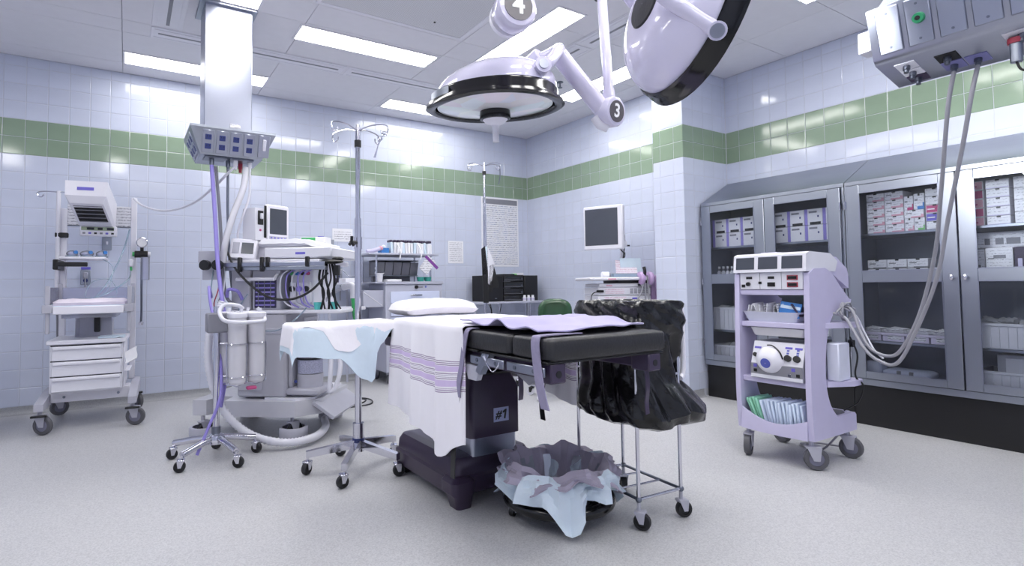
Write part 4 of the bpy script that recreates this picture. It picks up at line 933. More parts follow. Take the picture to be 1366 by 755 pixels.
IX, IY = -3.52, -2.9
cs = [(-3.79, -2.83), (-3.69, -3.15), (-3.39, -3.14), (-3.26, -2.80), (-3.52, -2.62)]
t = iv_pole(IX, IY, 1.99, 'tall chrome iv pole on five casters behind the draped arm board', cs)
for a in (R(150), R(-20), R(60), R(235)): iv_hook(t, IX, IY, 1.99, a+YAW*-1)
kn = MB(); kn.cyl((IX-.02, IY-.02, 1.295), (IX-.06, IY-.05, 1.295), .012, n=10); kn = kn.build('clamp_screw', 'black', t)
for a in range(3): MB().cyl((IX-.055, IY-.046, 1.295), (IX-.055+.028*math.cos(a*2.1+1.5)*.6, IY-.046, 1.295+.035*math.sin(a*2.1+1.5)), .009, n=8).build('wing', 'black', kn)
MB().cyl((IX, IY, 1.26), (IX, IY, 1.33), .024, n=16).build('clamp_collar', 'chrome', t)
# forceps on its right hook
FC = atpx(507, 190, 3.02)
t = T('hemostat', 'pair of steel clamping forceps hanging from the iv pole hook', 'forceps', (FC.x, FC.y, FC.z-.1))
dd = dr
for s in (-1, 1):
    c = FC+dd*(.012*s+.012)+V((0, 0, .035+.012*s))
    MB().tube([c+(dd*math.cos(a)+V((0, 0, math.sin(a))))*.013 for a in [2*PI*k/14 for k in range(14)]], .0025, 6, closed=True).build('finger_ring', 'chrome', t)
    MB().tube([c-dd*.01-V((0, 0, .01)), FC-dd*.012-V((0, 0, .02)), FC-dd*(.03+.004*s)-V((0, 0, .085))], .0028, 6).build('blade', 'chrome', t)
hx, hy = -1.45, -1.12
t = iv_pole(hx, hy, 2.34, 'second iv pole behind the table with folded black holder clamped to it', rot=.4)
for a in (R(165), R(15), R(200), R(-25)): iv_hook(t, hx, hy, 2.34, a-YAW, .15)

MB().tube(sm([atpx(667, 225, 5.9), atpx(667, 236, 5.9), atpx(665, 246, 5.9)], 4), .006, 6).build('hanging_clip', 'steel_dark', t)
t = T('folded_holder', 'folded black and white arm holder clamped on the second iv pole', 'holder', (hx, hy, .95))
def quad(a, th):  # plate through pixels at the pole's depth
    d = 5.75; c = [atpx(u, v, d) for u, v in a]; f_ = V((_F.x, _F.y, 0))*th; mb = MB(); n = len(c)
    return mb.add(c+[p+f_ for p in c], [tuple(range(n-1, -1, -1)), tuple(range(n, 2*n))]+[(i, (i+1) % n, n+(i+1) % n, n+i) for i in range(n)])
quad([(642, 332), (647, 328), (652, 372), (652, 404), (645, 404)], .03).build('left_plate', 'black', t)
quad([(646, 330), (650, 328), (650, 366), (645, 366)], .02).build('white_pad', 'drape_blue', t)
quad([(651, 330), (660, 352), (655, 382), (651, 378)], .02).build('grey_pad', 'white_plastic', t)
quad([(653, 355), (658, 352), (666, 380), (665, 384), (658, 384), (655, 390), (652, 390)], .03).build('right_plate', 'black', t)

# ================================================================== operating table
TX0, TX1, TY0, TY1, TZ = -3.472, -2.884, -4.545, -3.09, .86
t = T('operating_table', 'black padded operating table on a dark purple pedestal base marked number one', 'operating table', (-3.15, -3.4, 0))
b_ = MB()
bx0, bx1, by0, by1 = -3.36, -2.86, -3.70, -3.03
prof = []
def rrect(x0, x1, y0, y1, r, z, n=5):
    o = []
    for cx, cy, a0 in ((x1-r, y1-r, 0), (x0+r, y1-r, 90), (x0+r, y0+r, 180), (x1-r, y0+r, 270)):
        for k in range(n+1): a = R(a0+90*k/n); o.append((cx+r*math.cos(a), cy+r*math.sin(a), z))
    return o
def loft(mb, loops, cap=True):
    n = len(loops[0]); vs = [p for l in loops for p in l]
    fs = [(i*n+k, i*n+(k+1) % n, (i+1)*n+(k+1) % n, (i+1)*n+k) for i in range(len(loops)-1) for k in range(n)]
    if cap: fs += [tuple(range(n-1, -1, -1)), tuple((len(loops)-1)*n+k for k in range(n))]
    return mb.add(vs, fs)
loft(b_, [rrect(bx0, bx1, by0, by1, .05, .055), rrect(bx0-.004, bx1+.004, by0-.004, by1, .05, .07), rrect(bx0-.004, bx1+.004, by0-.004, by1, .05, .13), rrect(bx0+.008, bx1-.008, by0+.01, by1-.01, .05, .14),
           rrect(bx0+.012, bx1-.012, by0+.014, by1-.014, .05, .185), rrect(bx0+.03, bx1-.03, by0+.035, by1-.03, .045, .215), rrect(bx0+.06, bx1-.06, by0+.07, by1-.06, .04, .222)])
base = b_.build('base', 'dark_purple', t)
for x in (bx0+.05, bx1-.05):
    f_ = MB(); loft(f_, [rrect(x-.04, x+.04, by0-.03, by0+.06, .02, 0), rrect(x-.05, x+.05, by0-.035, by0+.08, .025, .055), rrect(x-.065, x+.065, by0-.035, by0+.1, .03, .07), rrect(x-.065, x+.065, by0-.035, by0+.1, .03, .12), rrect(x-.045, x+.045, by0-.015, by0+.1, .025, .14)])
    f_.build('foot', 'dark_purple', base)
for x in (bx0+.06, bx1-.06): MB().box(x-.035, x+.035, by1-.1, by1-.02, 0, .06, .01).build('rear_foot', 'black', base)
c0, c1, d0, d1 = -3.235, -2.965, -3.675, -3.35
loft(MB(), [rrect(c0, c1, d0, d1, .02, .21), rrect(c0, c1, d0, d1, .02, .375)]).build('column_lower', 'steel_brush', t)
loft(MB(), [rrect(c0-.012, c1+.012, d0-.012, d1+.012, .022, .30), rrect(c0-.012, c1+.012, d0-.012, d1+.012, .022, .53), rrect(c0+.015, c1-.015, d0+.02, d1-.015, .02, .60), rrect(c0+.015, c1-.015, d0+.02, d1-.015, .02, .63)]).build('column_shroud', 'dark_purple', t)
loops = []
for k in range(9): g = .012*(k % 2); loops.append(rrect(c0-.02-g, c1+.02+g, d0-.015-g, d1+.02+g, .03, .60+k*.013))
loft(MB(), loops).build('bellows', 'black', t)
# sticker "#1"
st = MB(); st.box(-3.115, -3.025, d0-.0145, d0-.0118, .365, .433); st = st.build('sticker', mat('sticker_blue', '#a9b0d6', .5), t, label='pale blue sticker reading #1')
lt = MB(); text_mesh(lt, '#', .055, Matrix.Translation((-3.09, d0-.0155, .399)) @ Matrix.Rotation(PI/2, 4, 'X'), .0008, .25); lt.build('lettering', 'black', st)
MB().prism([(-3.056+p, .399+q) for p, q in ((.0, -.022), (.010, -.022), (.018, .024), (.009, .024), (-.006, .014), (-.005, .006), (.006, .011))], 'y', d0-.0165, d0-.0148).build('lettering', 'black', st)
pt('warning_label', 'mid_grey', t, (c0-.0135, c0-.0118, -3.5, -3.44, .43, .5, 0)); pt('caution_sticker', 'mid_grey', t, (c0-.0135, c0-.0118, -3.56, -3.46, .535, .56, 0))
# tabletop frame
pt('top_frame', 'purple_paint', t, (TX0+.03, TX1-.03, -4.1, TY1-.01, .715, .775, .006), (TX0+.08, TX1-.08, -3.75, -3.2, .69, .715, .004))
lf = pt('leg_section_frame', 'purple_paint', t, (TX0+.03, TX0+.075, -4.5, -4.1, .715, .772, .006), (TX1-.075, TX1-.03, -4.5, -4.1, .715, .772, .006), (TX0+.03, TX1-.03, -4.17, -4.1, .72, .77, .006))
for x in (TX0+.052, TX1-.052):
    bk = MB(); bk.box(x-.035, x+.035, -4.53, -4.44, .705, .775, .006); bk = bk.build('end_block', 'purple_paint', lf)
    MB().cyl((x, -4.531, .737), (x, -4.526, .737), .013, n=14).build('socket_hole', 'black', bk)
MB().box(TX0+.0, TX1-.0, -4.53, -4.12, .772, .781, .002).build('leg_plate', 'black', t)
MB().box(TX0+.0, TX1-.0, -4.1, TY1+.02, .775, .783, .002).build('seat_plate', 'black', t)
def pad(name, y0, y1):
    mb = MB(); x0, x1 = TX0, TX1
    loft(mb, [rrect(x0+.012, x1-.012, y0+.012, y1-.012, .02, .7815), rrect(x0, x1, y0, y1, .022, .792), rrect(x0, x1, y0, y1, .022, .848), rrect(x0+.006, x1-.006, y0+.006, y1-.006, .02, .857), rrect(x0+.02, x1-.02, y0+.02, y1-.02, .02, TZ)])
    mb.build(name, 'mattress_black', t, sharp=50)
pad('leg_pad', TY0, -4.325); pad('seat_pad', -4.318, -4.02); pad('back_pad', -4.015, -3.42); pad('head_pad', -3.41, TY1)
def rail(x, s, y0, y1):
    o = MB().box(x, x+s*.01, y0, y1, .73, .762, .002).build('side_rail', 'steel_brush', t)
    for k in (0, 1):
        y = y0+.05+(y1-y0-.1)*k; MB().cyl((x+s*.0, y, .746), (x+s*.013, y, .746), .008, n=10).build('rail_screw', 'steel_dark', o)
        MB().cyl((TX0+.03 if s < 0 else TX1-.03, y, .746), (x, y, .746), .008, n=8).build('standoff', 'steel_dark', o)
rail(TX0+.002, -1, -4.52, -4.31); rail(TX0+.002, -1, -4.29, -4.06); rail(TX0+.002, -1, -4.0, -3.3)
rail(TX1-.002, 1, -4.48, -4.12); rail(TX1-.002, 1, -4.0, -3.3)
MB().prism([(-4.2, .775), (-4.15, .775), (-4.1, .7), (-4.13, .69)], 'x', TX0-.01, TX0+.02).build('release_lever', 'steel_brush', t)
MB().prism([(-4.12, .72), (-4.0, .72), (-4.03, .66), (-4.09, .66)], 'x', TX0+.0, TX0+.025).build('hinge_plate', 'grey_plastic', t)
MB().prism([(-4.45, .715), (-4.3, .715), (-4.38, .68)], 'x', TX0+.04, TX0+.07).build('hinge_stop', 'mid_grey', t)
ch = MB().tube(sm([(TX0-.012, -4.16, .765), (TX0-.014, -4.2, .73), (TX0-.014, -4.23, .715), (TX0-.014, -4.26, .735), (TX0-.012, -4.27, .755)], 6), .0025, 6).build('chain', 'chrome', t)
# straps
def strap(pts, wd, m, name='strap', ax=(0, 1, 0)):
    P = sm(pts, 5); a = V(ax)*wd/2
    g = [[p-a, p, p+a] for p in P]; return MB().sheet(g, .004).build(name, m, t)
strap([(TX0+.2, -4.47, TZ+.006), (TX0+.03, -4.475, TZ+.006), (TX0-.006, -4.48, TZ-.005), (TX0-.012, -4.49, .79), (TX0-.018, -4.515, .7), (TX0-.018, -4.54, .63)], .042, 'strap_lav', 'long_strap')
strap([(TX0+.05, -4.03, TZ+.004), (TX0+.0, -4.035, TZ+.002), (TX0-.014, -4.03, .82), (TX0-.018, -4.01, .72), (TX0-.022, -3.99, .64), (TX0-.02, -3.985, .58)], .03, 'strap_lav', 'side_strap')
strap([(TX0-.012, -3.99, .7), (TX0-.02, -3.965, .5), (TX0-.02, -3.94, .36), (TX0-.02, -3.93, .235)], .035, 'black', 'black_strap')
strap([(TX1-.05, -4.485, .712), (TX1-.05, -4.49, .64), (TX1-.053, -4.485, .58), (TX1-.055, -4.49, .535)], .03, 'purple_paint', 'short_strap', (1, .3, 0))
strap([(TX1+.012, -3.77, .72), (TX1+.016, -3.78, .6), (TX1+.01, -3.765, .45), (TX1+.014, -3.77, .36)], .035, 'black', 'far_strap')
strap([(TX0+.1, -4.25, .71), (TX0+.1, -4.255, .64), (TX0+.1, -4.25, .6)], .025, 'purple_paint', 'frame_strap', (1, .3, 0))
# arm board under the drape
MB().box(-3.97, TX0+.0, -3.32, -3.17, .80, .845, .012).build('arm_board', 'mattress_black', t)
MB().box(-3.6, TX0+.08, -3.27, -3.22, .775, .80, .004).build('arm_board_bracket', 'black', t)

# pillow
mb = MB(); px_, py_ = -3.20, -3.22; gx, gy = 22, 14
def pil(u, v, s):
    e = max(0, 1-abs(u)**5)*max(0, 1-abs(v)**5); h = .046*e**.33
    x = u*.225*(1-.05*v*v); y = v*.15*(1-.05*u*u)
    return V((px_+x, py_+y, TZ+.064+s*h*(1 if s > 0 else .8)-.012*u*u+.007*nz(u*4, v*4, s)*e))
g = [[pil(-1+2*i/gx, -1+2*j/gy, 1) for j in range(gy+1)] for i in range(gx+1)]; g2 = [[pil(-1+2*i/gx, -1+2*j/gy, -1) for j in range(gy+1)] for i in range(gx+1)]
def patch(mb, g, flip):
    n, m = len(g), len(g[0]); mb.add([p for r in g for p in r], [((i*m+j, (i+1)*m+j, (i+1)*m+j+1, i*m+j+1) if not flip else (i*m+j+1, (i+1)*m+j+1, (i+1)*m+j, i*m+j)) for i in range(n-1) for j in range(m-1)])
patch(mb, g, False); patch(mb, g2, True)
mb.build('pillow', 'sheet_white', label='flat white pillow at the head of the operating table', cat='pillow', sharp=80)
# white blanket with lavender stripes
def stripes():
    m = mat('striped_blanket', '#f1eff5', .9, var=0); nt = m.node_tree; b = nt.nodes['Principled BSDF']; b.inputs['Sheen Weight'].default_value = .15
    at_ = nn(nt, 'ShaderNodeAttribute', attribute_name='drop')
    cr = nn(nt, 'ShaderNodeValToRGB'); cr.color_ramp.interpolation = 'CONSTANT'; e = cr.color_ramp.elements; w_ = srgb('#f1eff5'); l_ = srgb('#d2c0e4'); k_ = srgb('#9a8aa6')
    e[0].position = 0; e[0].color = w_; e[1].position = .995; e[1].color = w_
    def band(a, b_, c): x = e.new(a); x.color = c; y = e.new(b_); y.color = w_
    for a, b_ in ((.34, .39), (.46, .51)): band(a, b_, l_)
    for a in (.30, .315, .33, .40, .415, .43, .445, .52, .535, .55): band(a, a+.0065, k_)
    nt.links.new(at_.outputs['Fac'], cr.inputs[0]); nt.links.new(cr.outputs[0], b.inputs['Base Color'])
stripes()
NU, NV = 70, 36; grid = []; drop = []
prof_len = [.36, TX1-TX0+.04, .46]; tot = sum(prof_len)
for i in range(NU+1):
    row = []; dr_row = []
    for j in range(NV+1):
        v = j/NV; s = i/NU*tot
        y = -3.34-.68*v
        fold = .012*math.sin(v*17+1)+.008*math.sin(v*37)
        if s < prof_len[0]:
            d = prof_len[0]-s; x = TX1+.022+fold*min(1, d/.2)*.8; z = TZ+.012-d*(1-.1*math.sin(v*5)); dp = d
        elif s < prof_len[0]+prof_len[1]:
            k = (s-prof_len[0])/prof_len[1]; x = TX1+.022-k*(TX1-TX0+.044); z = TZ+.014+.006*nz(x*9, y*9, 5)+.004*(1-abs(2*k-1)**6); dp = 0
        else:
            d = s-prof_len[0]-prof_len[1]; ex = 1+.09*math.sin(v*4-1.2)+.13*math.exp(-((v-.76)/.12)**2)*min(1, d/.46)**2
            x = TX0-.022-fold*min(1, d/.15)-.012*d/.4; z = TZ+.012-d*ex; dp = d; y += .03*(d/.46)*(.5-v)
        row.append((x, y, z)); dr_row.append(dp/.46)
    grid.append(row); drop.append(dr_row)
bl = MB().sheet(grid, .006).build('blanket', 'striped_blanket', label='white blanket with lavender stripes draped over the middle of the table', cat='blanket', sharp=80)
at_ = bl.data.attributes.new('drop', 'FLOAT', 'POINT'); fl_ = [d for r in drop for d in r]; at_.data.foreach_set('value', fl_+fl_)
# lavender sheet towards the foot end
grid = []
for i in range(41):
    row = []
    for j in range(31):
        u, v = i/40, j/30; x = TX0+.03+(TX1-TX0-.02)*u; y0 = -4.02; y1 = -4.42-.06*math.sin(u*2.6+.5)+.005*math.sin(u*17)
        y1 = y1 if u < .75 else y1+.0; y = y0+.10+(y1-y0-.1)*v
        ed = min(1, v*1.0); z = TZ+.011+(.014 if v < .25 else 0)*(1-v/.25 if v < .25 else 0)+.016*(1+math.sin(y*30+x*5+2*nz(x*3, y*3, 1)))*math.exp(-((v-.5)/.36)**2)+.007*(1+nz(x*14, y*14, 7))
        row.append((x, y, z))
    grid.append(row)
MB().sheet(grid, .005).build('draw_sheet', 'lav_cloth', label='crumpled lavender sheet across the table near the foot pads', cat='sheet', sharp=80)
# drape over the arm board: blue underlay, white top
def armdrape(dx0, dx1, dy0, dy1, lift, dropf, name, m, label, th=.005):
    g = []
    for i in range(37):
        r_ = []
        for j in range(33):
            u, v = i/36, j/32; x = dx0+(dx1-dx0)*u; y = (-3.335-dy0(x))+(dy1+3.335+dy0(x))*v
            ox = max(0, -3.985-x); oy = max(0, -3.335-y, y+3.155); d = math.hypot(ox, oy)
            if d < 1e-6: z = .852+lift; qx, qy = x, y
            else:
                nx = -ox/d; ny = (-1 if y < -3.335 else 1)*oy/d
                h = min(d, .018+.10*d); z = .852+lift-max(0, d-.012)*dropf(u, v)
                qx = min(max(x, -3.985), 9)+nx*h; qy = min(max(y, -3.335), -3.155)+ny*h+.01*math.sin(u*11+v*3)*min(1, d/.1)
            r_.append((qx, qy, z+.004*nz(x*12, y*12, 3+lift*50)))
        g.append(r_)
    return MB().sheet(g, th).build(name, m, label=label, cat='drape', sharp=80)
def lerpt(tab):
    def f(x):
        for (a, p), (b_, q) in zip(tab, tab[1:]):
            if x <= b_: k = max(0, (x-a)/(b_-a)); k = k*k*(3-2*k); return p+(q-p)*k
        return tab[-1][1]
    return f
armdrape(-4.12, -3.49, lerpt([(-4.12, .14), (-3.95, .15), (-3.8, .17), (-3.66, .28), (-3.62, .30), (-3.585, .12), (-3.49, .03)]), -3.02, .002, lambda u, v: 1.0, 'blue_drape', 'drape_blue', 'pale blue surgical drape hanging under the white cloth on the arm board')
armdrape(-4.11, -3.485, lerpt([(-4.11, .10), (-4.0, .06), (-3.95, .02), (-3.88, .04), (-3.8, .15), (-3.74, .16), (-3.6, .08), (-3.485, .05)]), -3.04, .012, lambda u, v: .95, 'white_drape', 'sheet_white', 'white cloth spread over the arm board at the table head', .006)

# ================================================================== kick bucket
KX, KY = -2.985, -4.01
t = T('kick_bucket', 'round kick bucket on a black wheeled ring under the table end', 'bucket', (KX, KY, 0))
MB().tube([(KX+.228*math.cos(a), KY+.228*math.sin(a), .085) for a in [2*PI*k/48 for k in range(48)]], .026, 12, closed=True).build('bumper_ring', 'gloss_black', t)
MB().tube([(KX+.17*math.cos(a), KY+.17*math.sin(a), .08) for a in [2*PI*k/36 for k in range(36)]], .012, 8, closed=True).build('cradle_ring', 'gloss_black', t)
for k in range(4):
    a = R(20+90*k); MB().cyl((KX+.16*math.cos(a), KY+.16*math.sin(a), .083), (KX+.215*math.cos(a), KY+.215*math.sin(a), .085), .011, n=8).build('spoke', 'gloss_black', t)
    a = R(240+90*k); caster(t, KX+.205*math.cos(a), KY+.205*math.sin(a), 0, .022, a+1, .022, 'rubber', 'white_plastic', 'rubber', .075)
MB().lathe([(.002, .045), (.135, .045), (.155, .08), (.2, .2), (.21, .205), (.202, .21), (.15, .085), (.13, .055), (.002, .055)], (KX, KY, 0), 40, cap=False).build('pail', 'steel_cab', t)
def liner(name, m, label, seed, rin, rout, zt, zd, zin, amp):
    """bag folded over the pail rim: inside wall, over the lip, ragged skirt"""
    rng = random.Random(seed); N = 72; rows = []
    ang = [2*PI*k/N for k in range(N+1)]
    def rag(a): return 1+.45*math.sin(3*a+seed)+.28*math.sin(7*a+2*seed)+.22*math.sin(11*a+seed*3)
    prof = []
    steps = 16
    for s in range(steps+1):
        k = s/steps; row = []
        for a in ang:
            w_ = 1+.05*math.sin(9*a+seed)+.035*math.sin(17*a+s*.2)
            if k < .45: q = k/.45; r = (rin-.06)+(.06)*q; r *= w_; z = zin+(zt-zin)*q
            elif k < .55: q = (k-.45)/.1; r = rin*w_+(rout-rin)*q*.6; z = zt+.012*math.sin(q*PI)+.016*math.sin(5*a+seed)
            else: q = (k-.55)/.45; dl = zd*max(.12, rag(a)); r = rin*w_+(rout-rin)*(.6+.6*q)+.03*q*math.sin(13*a+seed); z = zt+.016*math.sin(5*a+seed)-dl*q
            cr = amp*(nz(math.cos(a)*4+seed, math.sin(a)*4, k*6)); zc_ = max(.02, z+cr*.6)
            if k > .55 and zc_ < .16: r = max(r, .215+.048*min(1, (.16-zc_)/.05)); cr = max(cr, -.004)
            row.append((KX+(r+cr)*math.cos(a), KY+(r+cr)*math.sin(a), zc_))
        rows.append(row)
    return MB().sheet(rows, .003).build(name, m, label=label, cat='liner', sharp=28)
mat('liner_grey', '#b0a9bb', .7, var=.08); mat('liner_blue', '#d4e2ee', .6, var=.05)
liner('bucket_liner', 'liner_blue', 'pale blue plastic liner spilling over the kick bucket rim', 2.0, .225, .262, .215, .10, .12, .03)
liner('bucket_bag', 'liner_grey', 'crumpled grey-mauve bag lining the inside of the kick bucket', 4.4, .208, .255, .24, .045, .07, .024)

# ================================================================== linen hamper
HC = [(-2.804, -4.316), (-2.548, -4.331), (-2.511, -3.961), (-2.755, -3.905)]
t = T('linen_hamper', 'chrome wire linen hamper frame on four casters beside the table end', 'hamper', (-2.66, -4.14, 0))
HZ = .945
for i, (x, y) in enumerate(HC):
    caster(t, x, y, 0, .036, R((-60, -20, 60, 120)[i]), .028, 'rubber', 'grey_plastic', 'rubber', .12)
    rod('upright', 'chrome', t, ((x, y, .12), (x, y, HZ), .0085)); MB().ball((x, y, .125), .014).build('corner_joint', 'steel_dark', t)
for i in range(4):
    a, b_ = HC[i], HC[(i+1) % 4]
    rod('base_rail', 'chrome' if i % 2 == 0 else 'steel_dark', t, ((*a, .125), (*b_, .125), .007)); rod('top_rail', 'chrome', t, ((*a, HZ), (*b_, HZ), .008)); rod('mid_rail', 'chrome', t, ((*a, .635), (*b_, .635), .006))
for k in (.33, .66):
    p = V((*HC[0], .125)).lerp(V((*HC[3], .125)), k); q = V((*HC[1], .125)).lerp(V((*HC[2], .125)), k); rod('cross_rod', 'chrome', t, (p, q, .005))
hx0 = V((*HC[1], .9)); 
MB().tube(sm([hx0+V((.01, .0, .03)), hx0+V((.05, .02, .035)), hx0+V((.065, .02, .0)), hx0+V((.065, .02, -.25)), hx0+V((.03, .01, -.29))], 5), .012, 10).build('push_handle', 'white_paint', t)
def bag():
    rng = random.Random(5); N = 110; rows = []; c = V((-2.655, -4.14, 0)); ax, ay = V((.256, -.015, 0)).normalized(), V((.037, .37, 0)).normalized()
    def sq(a, hx, hy, p):
        cx, cy = math.cos(a), math.sin(a); r = 1/((abs(cx)/hx)**p+(abs(cy)/hy)**p)**(1/p); return ax*cx*r+ay*cy*r
    prof = [(.80, -.004, 0, 8), (.86, -.006, 0, 8), (.92, -.008, 0, 8), (.955, .0, 0, 8), (.962, .014, 0, 8), (.95, .022, 0, 8), (.91, .026, 0, 7), (.86, .03, 0, 7), (.82, .02, 0, 7), (.76, .012, 0, 6), (.68, .008, 0, 5), (.6, .02, .01, 4), (.53, .055, .035, 3.4), (.47, .08, .07, 3), (.43, .06, .085, 3), (.405, -.01, .08, 3), (.41, -.09, .07, 3)]
    fine = []
    for (a0, b0) in zip(prof, prof[1:]): fine += [tuple(a0[q]+(b0[q]-a0[q])*k/3 for q in range(4)) for k in range(3)]
    def crease(u, w_): return .5-abs(nz(u*1.0, w_, 3.3))*1.6+.25-abs(nz(u*2.3+5, w_*2.1, 1.3))*.9
    for z, gx, sk, p in fine+[prof[-1]]:
        row = []
        for k in range(N+1):
            a = 2*PI*(k % N)/N; o = sq(a, .128+.012+gx, .185+.012+gx, p)
            st_ = max(0, math.cos(a+.15))**3 * max(0, (.62-z)/.2) if z < .62 else 0
            cr = .012*nz(math.cos(a)*5, math.sin(a)*5, z*9)+.007*math.sin(a*14+z*20) if z < .8 else .004*math.sin(a*9+z*90)
            q = c+o*(1+cr/.16)+ax*sk*.4+ax*.18*st_
            zz_ = z+.025*nz(math.cos(a)*2, math.sin(a)*2, 7)*(1 if z < .6 else .15)+(-.02*st_)
            am = .011 if z < .8 else .006; cz_ = crease(math.cos(a)*2.6+z*3, math.sin(a)*2.6+z*(4 if z < .82 else 26))*am; o_ = o.normalized(); row.append((q.x+o_.x*cz_, q.y+o_.y*cz_, zz_))
        rows.append(row)
    mb = MB(); mb.sheet(rows, .003)
    n = len(rows[-1])-1; mb.add([rows[-1][k] for k in range(n)]+[(c.x+ax.x*.03, c.y, .43)], [(k, (k+1) % n, n) for k in range(n)])
    return mb.build('garbage_bag', 'black_bag', label='shiny black plastic bag stretched over the hamper frame', cat='bag', sharp=40)
bag()

# ================================================================== steel cabinets
CX, CB, CZ0, CZ1 = -.126, .318, .294, 1.775
def cabinet(y0, y1, label, doors, shelves, hinge):
    """y0 > y1 (y0 is the far end)"""
    t = T('steel_cabinet', label, 'cabinet', (.1, (y0+y1)/2, 0))
    body = MB(); th = .02
    body.box(CX+.022, CB, y0-th, y0, CZ0, CZ1); body.box(CX+.022, CB, y1, y1+th, CZ0, CZ1); body.box(CX+.022, CB, y1+th, y0-th, CZ0, CZ0+.03)
    body.box(CB-.012, CB, y1+th, y0-th, CZ0+.03, CZ1); body.box(CX+.022, CB, y1+th, y0-th, CZ1-.015, CZ1)
    body = body.build('carcass', 'cab_inside', t)
    fr = MB(); fr.box(CX, CX+.022, y1, y0, CZ0, CZ0+.045, .002); fr.box(CX, CX+.022, y1, y0, CZ1-.03, CZ1, .002); fr.box(CX, CX+.022, y0-.018, y0, CZ0+.045, CZ1-.03, .002); fr.box(CX, CX+.022, y1, y1+.018, CZ0+.045, CZ1-.03, .002)
    fr.build('face_frame', 'steel_cab', t)
    MB().box(CX+.03, CB-.012, y0-th-.002, y0-th, CZ0+.03, CZ1-.015).build('side_lining', 'cab_inside', body)
    tp = MB(); tp.prism([(CX+.005, CZ1), (CB, CZ1), (CB, 2.0), (CB-.01, 2.0)], 'y', y1+.0, y0); tp.build('sloped_top', 'steel_cab', t)
    MB().box(CX+.04, CB, y1, y0, 0, CZ0, .002).build('plinth', 'black', t)
    for z in shelves: MB().box(-.075, CB-.013, y1+th+.003, y0-th-.003, z-.018, z, .002).build('shelf', 'steel_brush', body)
    for a, b_, hy, hs in doors:
        st = .085; z0, z1, zm0, zm1 = CZ0+.05, CZ1-.035, 1.035, 1.115
        d = MB(); X0, X1 = CX-.022, CX-.002
        d.box(X0, X1, a-st, a, z0, z1, .003); d.box(X0, X1, b_, b_+st, z0, z1, .003); d.box(X0, X1, b_+st, a-st, z0, z0+.05, .003); d.box(X0, X1, b_+st, a-st, z1-.06, z1, .003); d.box(X0, X1, b_+st, a-st, zm0, zm1, .003)
        d = d.build('door', 'steel_cab', t)
        for w0, w1 in ((z0+.05, zm0), (zm1, z1-.06)):
            MB().box(CX-.014, CX-.010, b_+st, a-st, w0, w1).build('glass_pane', 'clear_glass', d)
            bd = MB(); bd.box(X0-.003, X0+.004, b_+st-.004, b_+st+.003, w0, w1); bd.box(X0-.003, X0+.004, a-st-.003, a-st+.004, w0, w1); bd.box(X0-.003, X0+.004, b_+st, a-st, w0-.004, w0+.003); bd.box(X0-.003, X0+.004, b_+st, a-st, w1-.003, w1+.004)
            bd.build('pane_bead', 'steel_brush', d)
        k = MB(); yy = hy; k.cyl((X0, yy, 1.06), (X0-.018, yy, 1.06), .007, n=10); k = k.build('knob_stem', 'chrome', d)
        MB().ball((X0-.026, yy, 1.06), .017, (.7, .75, 1.25)).build('knob', 'chrome', k)
        for z in (.5, 1.05, 1.6): MB().cyl((X0-.002, hs, z-.03), (X0-.002, hs, z+.03), .006, n=8).build('hinge', 'chrome', d)
    return t
cabinet(-2.765, -3.968, 'left steel wall cabinet with two glass doors, holding glove boxes behind the lavender cart', ((-2.785, -3.368, -3.335, -2.782), (-3.372, -3.948, -3.405, -3.951)), (1.365, 1.065, .615), None)
cabinet(-3.972, -5.29, 'right steel wall cabinet with two glass doors, holding suture boxes and white bins', ((-3.992, -4.622, -4.592, -3.988), (-4.63, -5.27, -4.66, -5.273)), (1.385, 1.065, .612), None)

NTH = ['first', 'second', 'third', 'fourth', 'fifth', 'sixth', 'seventh', 'eighth', 'ninth', 'tenth']
# --- glove boxes
mat('box_white', '#e8e7ee', .55, var=.03, rnd=.03)
def carton(name, y, z, wd, ht, dp, x0, label, cat, group, deco, m='box_white', face='print_white'):
    """box with its front at x0 facing -x; y = centre"""
    t = T(name, label, cat, (x0+dp/2, y, z), group=group)
    MB().box(x0, x0+dp, y-wd/2, y+wd/2, z, z+ht, .002).build('body', m, t)
    MB().box(x0-.0012, x0, y-wd/2+.004, y+wd/2-.004, z+.004, z+ht-.004).build('front_print', face, t)
    for nm, a, b_, c, d, mm in deco:      # fractions across (from the left as seen) and up
        MB().box(x0-.0026, x0-.001, y+wd/2-wd*b_, y+wd/2-wd*a, z+ht*c, z+ht*d).build(nm, mm, t)
    return t
for r_ in range(2):
    for k in range(8):
        deco = [('lavender_band', .0, .17, 0, 1, 'purple_hose'), ('logo', .72, .8, .45, .58, 'blue_socket'), ('title', .25, .7, .74, .86, 'mid_grey')]
        if r_ == 1: deco += [('dark_opening', .3, .9, .0, .17, 'black')]
        carton('glove_box', -2.885-k*.1365, 1.366+r_*.128, .134, .126, .2, -.03, f'white glove box with lavender edge, {NTH[k]} from left in the {("lower", "upper")[r_]} row', 'glove box', 'glove boxes', deco, face='box_white')
